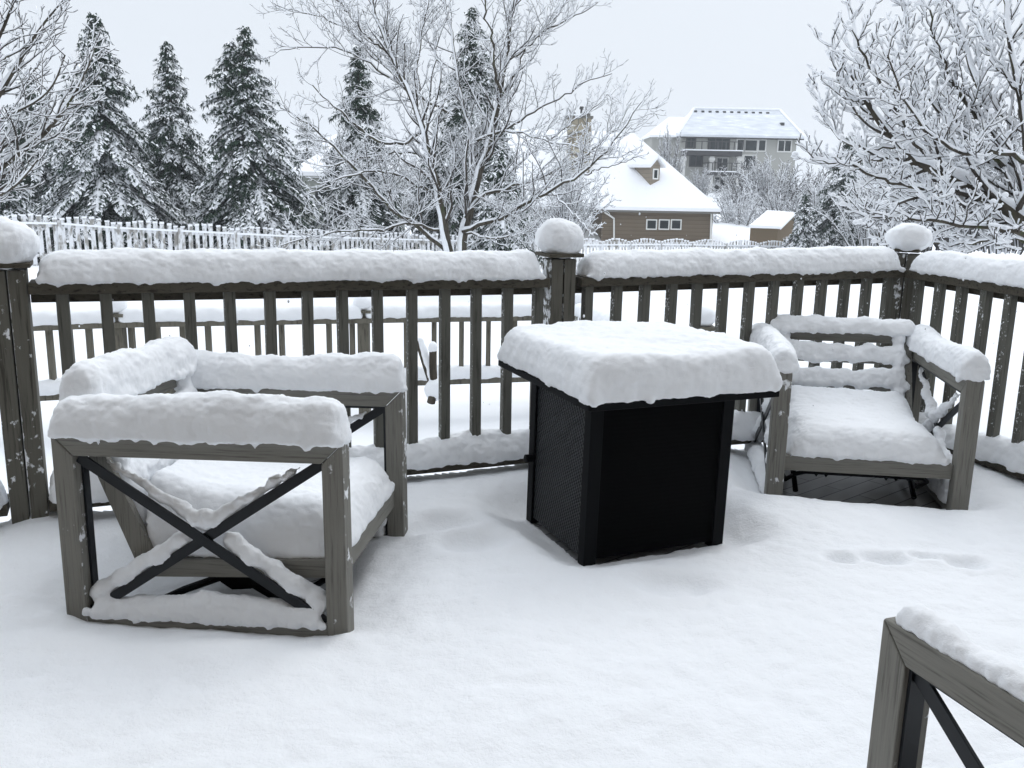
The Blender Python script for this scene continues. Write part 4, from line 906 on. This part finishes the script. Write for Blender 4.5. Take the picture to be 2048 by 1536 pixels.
for sg in (-1, 1):
    xe = sg*(hw2+.28); ze = dtop-.12; pq = [dor((0, -.28, dap+.26)), dor((0, dd_+.8, dap+.26)), dor((xe, dd_+.8, ze+.18)), dor((xe, -.28, ze+.18))][::sg]
    slab(mb, pq, .2)
mb.build('dormer_roof', MAT['roof_snow'], hs_, True)
wz0, wz1 = at(1303, 356, DY)[2], at(1303, 340, DY)[2]; mb = MB(); fw = .09; ww = .15
for a_, b_ in (((-ww-fw, -.06, wz0-fw), (-ww, -.003, wz1+fw)), ((ww, -.06, wz0-fw), (ww+fw, -.003, wz1+fw)), ((-ww, -.06, wz1), (ww, -.003, wz1+fw)), ((-ww, -.06, wz0-fw), (ww, -.003, wz0))): mb.box(a_, b_)
mb.v = [np.array([dor(p) for p in v_]) for v_ in mb.v]; mb.build('window', MAT['white_trim'], hs_, True)
mb = MB(); mb.box((-ww, -.03, wz0), (ww, -.002, wz1)); mb.v = [np.array([dor(p) for p in v_]) for v_ in mb.v]; mb.build('pane', MAT['glass'], hs_, True)
# main wing with the chimney
YM = YG+4
ml = at(985, 322, YM); mr = at(1105, 322, YM); lowz = at(1060, 372, YM)[2]
mb = MB(); mb.box((ml[0], YM, lowz-2), (mr[0]+1.5, YM+7, ml[2]-.05)); mb.build('upper_wall', MAT['brown_siding'], hs_, True)
mb = MB(); ra = at(1000, 258, YM+5); rb = at(1215, 258, YM+5); slab(mb, [np.array([ml[0]-.6, YM-.6, ml[2]+.1]), np.array([mr[0]+1.2, YM-.6, ml[2]+.1]), np.array([rb[0], YM+5, ra[2]]), np.array([ra[0]-2, YM+5, ra[2]])], .25); mb.build('upper_roof', MAT['roof_snow'], hs_, True)
mb = MB(); mb.box((ml[0]-.5, YM-.55, ml[2]-.4), (mr[0]+1.1, YM-.01, ml[2]-.16)); mb.build('upper_eave', MAT['eave'], hs_, True)
for px0 in (1037, 1053, 1070, 1087):
    a = at(px0, 365, YM); b = at(px0+11, 335, YM); window(a[0], b[0], a[2], b[2], YM, hs_, th=.1)
YC = YG+2.2; ca = at(1137, 236, YC); cb = at(1183, 236, YC); cz0 = at(1160, 345, YC)[2]
ch_ = MB(); ch_.box((ca[0], YC, cz0-1.5), (cb[0], YC+1.3, ca[2])); co = ch_.build('chimney', MAT['chimney_stone'], hs_, True)
mb = MB(); mb.box((ca[0]-.12, YC-.12, ca[2]+.005), (cb[0]+.12, YC+1.42, ca[2]+.16)); mb.box((ca[0]+.95, YC+.3, ca[2]+.16), (ca[0]+1.5, YC+.8, ca[2]+.35)); o_ = mb.build('chimney_cap', MAT['eave'], co, True); o_.data.transform(Matrix.Translation(-Vector(hs_.location)))
mb = MB(); c_ = at(1163, 232, YC+.5); mb.tube([(c_[0], YC+.5, ca[2]+.35), (c_[0], YC+.5, ca[2]+.62)], .09, 8); mb.tube([(c_[0], YC+.5, ca[2]+.62), (c_[0], YC+.5, ca[2]+.80)], [.17, .13], 8)
mb.tube([(ca[0]+.4, YC+.5, ca[2]+.1), (ca[0]+.4, YC+.5, ca[2]+.4)], [.13, .10], 8); o_ = mb.build('chimney_pot', MAT['dark_trim'], co, True); o_.data.transform(Matrix.Translation(-Vector(hs_.location)))
mb = MB(); mb.box((ca[0]-.14, YC-.14, ca[2]+.165), (ca[0]+.9, YC+1.44, ca[2]+.28)); o_ = mb.build('chimney_snow', MAT['roof_snow'], co, True); o_.data.transform(Matrix.Translation(-Vector(hs_.location)))
# big grey house on the rise
YB = 108.0
def bx(px, py): return at(px, py, YB)
a = bx(1352, 270); b = bx(1598, 276); ez = (a[2]+b[2])/2; zb_ = bx(1450, 440)[2]
bh = thing('grey_house', 'big grey three-storey house on the rise with a wide hipped roof and balconies', 'house', (a[0], YB, zb_))
wl, wr = bx(1356, 300)[0], bx(1592, 300)[0]
mb = MB(); mb.box((wl, YB, zb_), (wr, YB+12, ez)); mb.build('wall', MAT['grey_stucco'], bh, True)
rl, rr_ = bx(1388, 216), bx(1560, 222); RZ2 = at(1470, 219, YB+6)[2]
el_, er_ = np.array([a[0], YB-.8, ez+.1]), np.array([bx(1604, 276)[0], YB-.8, ez+.1]); r0, r1 = np.array([at(1388, 216, YB+6)[0], YB+6, RZ2]), np.array([at(1560, 220, YB+6)[0], YB+6, RZ2]); bl, brr = el_+(0, 14, 0), er_+(0, 14, 0)
mb = MB(); slab(mb, [el_, er_, r1, r0], .25); mb.build('roof_front', MAT['thin_roof_snow'], bh, True)
mb = MB(); slab(mb, [er_, brr, r1], .25); slab(mb, [bl, el_, r0], .25); slab(mb, [brr, bl, r0, r1], .25); mb.tube([r0+(0, 0, .05), r1+(0, 0, .05)], .22, 6); mb.tube([el_, r0], .2, 5); mb.tube([er_, r1], .2, 5); mb.build('roof_sides', MAT['roof_snow'], bh, True)
mb = MB(); mb.box((el_[0], YB-.82, ez-.28), (er_[0], YB-.02, ez-.16)); mb.build('eave', MAT['dark_trim'], bh, True)
for i, px in enumerate(np.linspace(1391, 1535, 11)):
    f = .9; p = el_+(r0-el_)*f; pp = at(px, 224+i*.35, YB+5.2); mb = MB(); mb.box((pp[0]-.16, YB+5.0, pp[2]-.12), (pp[0]+.16, YB+5.5, pp[2]+.18)); mb.build('roof_vent', MAT['dark_trim'], bh, True)
pp = at(1562, 251, YB+2.6); mb = MB(); mb.box((pp[0]-.2, YB+1.9, pp[2]-.25), (pp[0]+.2, YB+2.9, pp[2]+.3)); mb.build('roof_vent', MAT['dark_trim'], bh, True)
# lower left wing
a2 = bx(1303, 274); mb = MB(); mb.box((bx(1308, 274)[0], YB+1.5, zb_), (wl-.02, YB+9, ez-.1)); mb.build('side_wall', MAT['grey_stucco'], bh, True)
mb = MB(); q0 = np.array([a2[0], YB+1, ez+.05]); q1 = np.array([wl+2.5, YB+1, ez+.1]); q2 = np.array([at(1366, 234, YB+5)[0], YB+5, at(1366, 234, YB+5)[2]]); q3 = np.array([at(1338, 234, YB+5)[0], YB+5, q2[2]]); slab(mb, [q0, q1, q2, q3], .25); slab(mb, [q0+(0, 8, 0), q0, q3], .25); mb.build('side_roof', MAT['roof_snow'], bh, True)
for (x0, y0, x1, y1, ml_, fr) in ((1374, 294, 1390, 277, 1, 'dark_trim'), (1417, 300, 1458, 277, 2, 'dark_trim'), (1474, 301, 1488, 280, 0, 'column_white'), (1490, 301, 1514, 281, 0, 'column_white'), (1517, 301, 1531, 281, 0, 'column_white'), (1556, 302, 1582, 282, 1, 'column_white'),
                                  (1380, 331, 1404, 312, 1, 'dark_trim'), (1433, 344, 1455, 317, 1, 'column_white'), (1473, 340, 1484, 312, 0, 'column_white'), (1487, 340, 1511, 312, 0, 'column_white'), (1428, 385, 1450, 355, 1, 'column_white'), (1472, 385, 1500, 360, 1, 'dark_trim')):
    p = bx(x0, y0); q = bx(x1, y1); window(p[0], q[0], p[2], q[2], YB, bh, frame=fr, th=.14, mull=ml_)
for (x0, x1, yf, th) in ((1362, 1474, 302, .5), (1405, 1472, 344, .35)):
    p = bx(x0, yf); q = bx(x1, yf); f2 = MB(); f2.box((p[0], YB-2.6, p[2]-th), (q[0], YB-.01, p[2])); f2.build('balcony_floor', MAT['dark_trim'], bh, True)
    f2 = MB(); f2.box((p[0]-.05, YB-2.65, p[2]+.003), (q[0]+.05, YB-.05, p[2]+.12)); f2.build('balcony_snow', MAT['roof_snow'], bh, True)
    f2 = MB(); hr = .95
    f2.box((p[0], YB-2.62, p[2]+hr), (q[0], YB-2.52, p[2]+hr+.08)); f2.box((p[0], YB-2.51, p[2]+hr), (p[0]+.08, YB-.02, p[2]+hr+.08))
    for px in np.linspace(p[0]+.04, q[0]-.04, 8): f2.box((px-.05, YB-2.6, p[2]+.121), (px+.05, YB-2.53, p[2]+hr-.001))
    f2.build('balcony_rail', MAT['dark_trim'], bh, True)
for px in (1361, 1417, 1471):
    p = bx(px, 304); q = bx(px, 345); mb = MB(); mb.box((p[0]-.22, YB-2.3, zb_), (p[0]+.22, YB-1.9, p[2]-.55)); mb.box((p[0]-.32, YB-2.4, p[2]-1.0), (p[0]+.32, YB-1.8, p[2]-.7)); mb.build('column', MAT['column_white'], bh, True)
# shed
YS = 58.0; a = at(1504, 456, YS); b = at(1556, 459, YS); c = at(1592, 436, YS+3); gz = -3.0
sh = thing('garden_shed', 'small brown garden shed with a snow-covered sloping roof, beside the little spruce', 'shed', (a[0], YS, gz))
mb = MB(); d_ = np.array([c[0]-b[0], 3.4, 0]); A0 = np.array([a[0], YS+.4, 0]); B0 = np.array([b[0], YS, 0]); 
def wallq(mb, p, q, z0, z1a, z1b, th=.1):
    p = np.array(p); q = np.array(q); nn_ = np.cross(q-p, (0, 0, 1.)); nn_ = nn_/np.linalg.norm(nn_)*-th
    v = [(*p[:2], z0), (*q[:2], z0), (*q[:2], z1b), (*p[:2], z1a)]; v2 = [(x_+nn_[0], y_+nn_[1], z_) for x_, y_, z_ in v]
    mb.add(v+v2, [(0, 1, 2, 3), (7, 6, 5, 4), (0, 4, 5, 1), (1, 5, 6, 2), (2, 6, 7, 3), (3, 7, 4, 0)])
C0 = B0+d_; D0 = A0+d_; ze = a[2]-.02; zr = at(1545, 427, YS+3.4)[2]
wallq(mb, A0, B0, gz, ze, ze); wallq(mb, B0, C0, gz, ze, zr-.05); mb.build('wall', MAT['shed_siding'], sh, True)
mb = MB(); o1 = np.array([-.12, -.2, 0]); o2 = np.array([.15, -.2, 0]); slab(mb, [A0+o1+(0, 0, ze+.2), B0+o2+(0, 0, ze+.16), C0+(.12, .1, zr+.12), D0+(-.05, .1, zr+.2)], .16); mb.build('roof', MAT['roof_snow'], sh, True)
mb = MB(); mb.bar(B0+(.0, -.03, gz), B0+(0, -.03, ze), .1, .1); mb.bar(A0+(.04, -.03, gz), A0+(.04, -.03, ze), .1, .1); mb.build('corner_trim', MAT['column_white'], sh, True)
# sage-grey building on the left
YA = 46.0; a = at(598, 345, YA); b = at(780, 345, YA); gz = -2.6
sb = thing('sage_building', 'plain sage-grey building with one small dark window, seen through the big bare tree', 'building', (a[0], YA, gz))
mb = MB(); mb.box((a[0], YA, gz), (b[0], YA+6, a[2])); mb.build('wall', MAT['sage_wall'], sb, True)
rz_ = at(690, 278, YA+3)[2]; mb = MB(); slab(mb, [np.array([a[0]-.4, YA-.5, a[2]+.05]), np.array([b[0]+.4, YA-.5, a[2]+.05]), np.array([b[0]-.6, YA+3, rz_]), np.array([a[0]+1.6, YA+3, rz_])], .2); mb.build('roof', MAT['roof_snow'], sb, True)
p = at(633, 396, YA); q = at(655, 380, YA); window(p[0], q[0], p[2], q[2], YA, sb, frame='dark_trim', th=.05)
# far roofs right and left
for (px, py, Y, wpx, hpx, lab) in ((705, 262, 120, 60, 26, 'distant snow-roofed house glimpsed left of the big bare tree'),):
    a = at(px-wpx, py+hpx, Y); b = at(px+wpx, py+hpx, Y); r = at(px, py, Y+4)
    o = thing('far_house', lab, 'house', (a[0], Y, a[2]-8)); mb = MB(); mb.box((a[0], Y, a[2]-8), (b[0], Y+8, a[2])); mb.build('wall', MAT['grey_stucco'], o, True)
    mb = MB(); slab(mb, [np.array([a[0]-.5, Y-.5, a[2]+.05]), np.array([b[0]+.5, Y-.5, a[2]+.05]), np.array([b[0]-1.8, Y+4, r[2]]), np.array([a[0]+1.8, Y+4, r[2]])], .3); mb.build('roof', MAT['roof_snow'], o, True)

# ---------------------------------------------------------------- falling snow
mb = MB()
for _ in range(1100):
    Y = 3.2+26*random.random()**1.3; px, py = random.uniform(-60, 2100), random.uniform(330, 1100); p = at(px, py, Y)
    if p[2] < (.15 if Y < 4.5 else -.5): continue
    s = random.uniform(.0012, .0032)*(1+Y*.10); mb.ball(p, (s, s, s*random.uniform(.8, 1.5)), 5, 4)
fl = mb.build('falling_snow', MAT['tree_snow'], smooth=True); tag(fl, 'scattered snowflakes falling over the yard', 'snowflakes', kind='stuff')

# ---------------------------------------------------------------- haze
HAZE = .0007
m = bpy.data.materials.new('haze'); m.use_nodes = True; t_ = m.node_tree; t_.nodes.clear(); o = t_.nodes.new('ShaderNodeOutputMaterial'); v = t_.nodes.new('ShaderNodeVolumePrincipled')
v.inputs['Density'].default_value = HAZE; v.inputs['Color'].default_value = (.92, .95, 1, 1); t_.links.new(v.outputs[0], o.inputs['Volume'])
if HAZE:
    mb = MB(); mb.box((-505, -62, -4.2), (505, 605, 24)); hz = mb.build('haze', m); tag(hz, 'thin cold haze of falling snow in the air', 'haze', kind='stuff')
print('objects', len(bpy.data.objects))
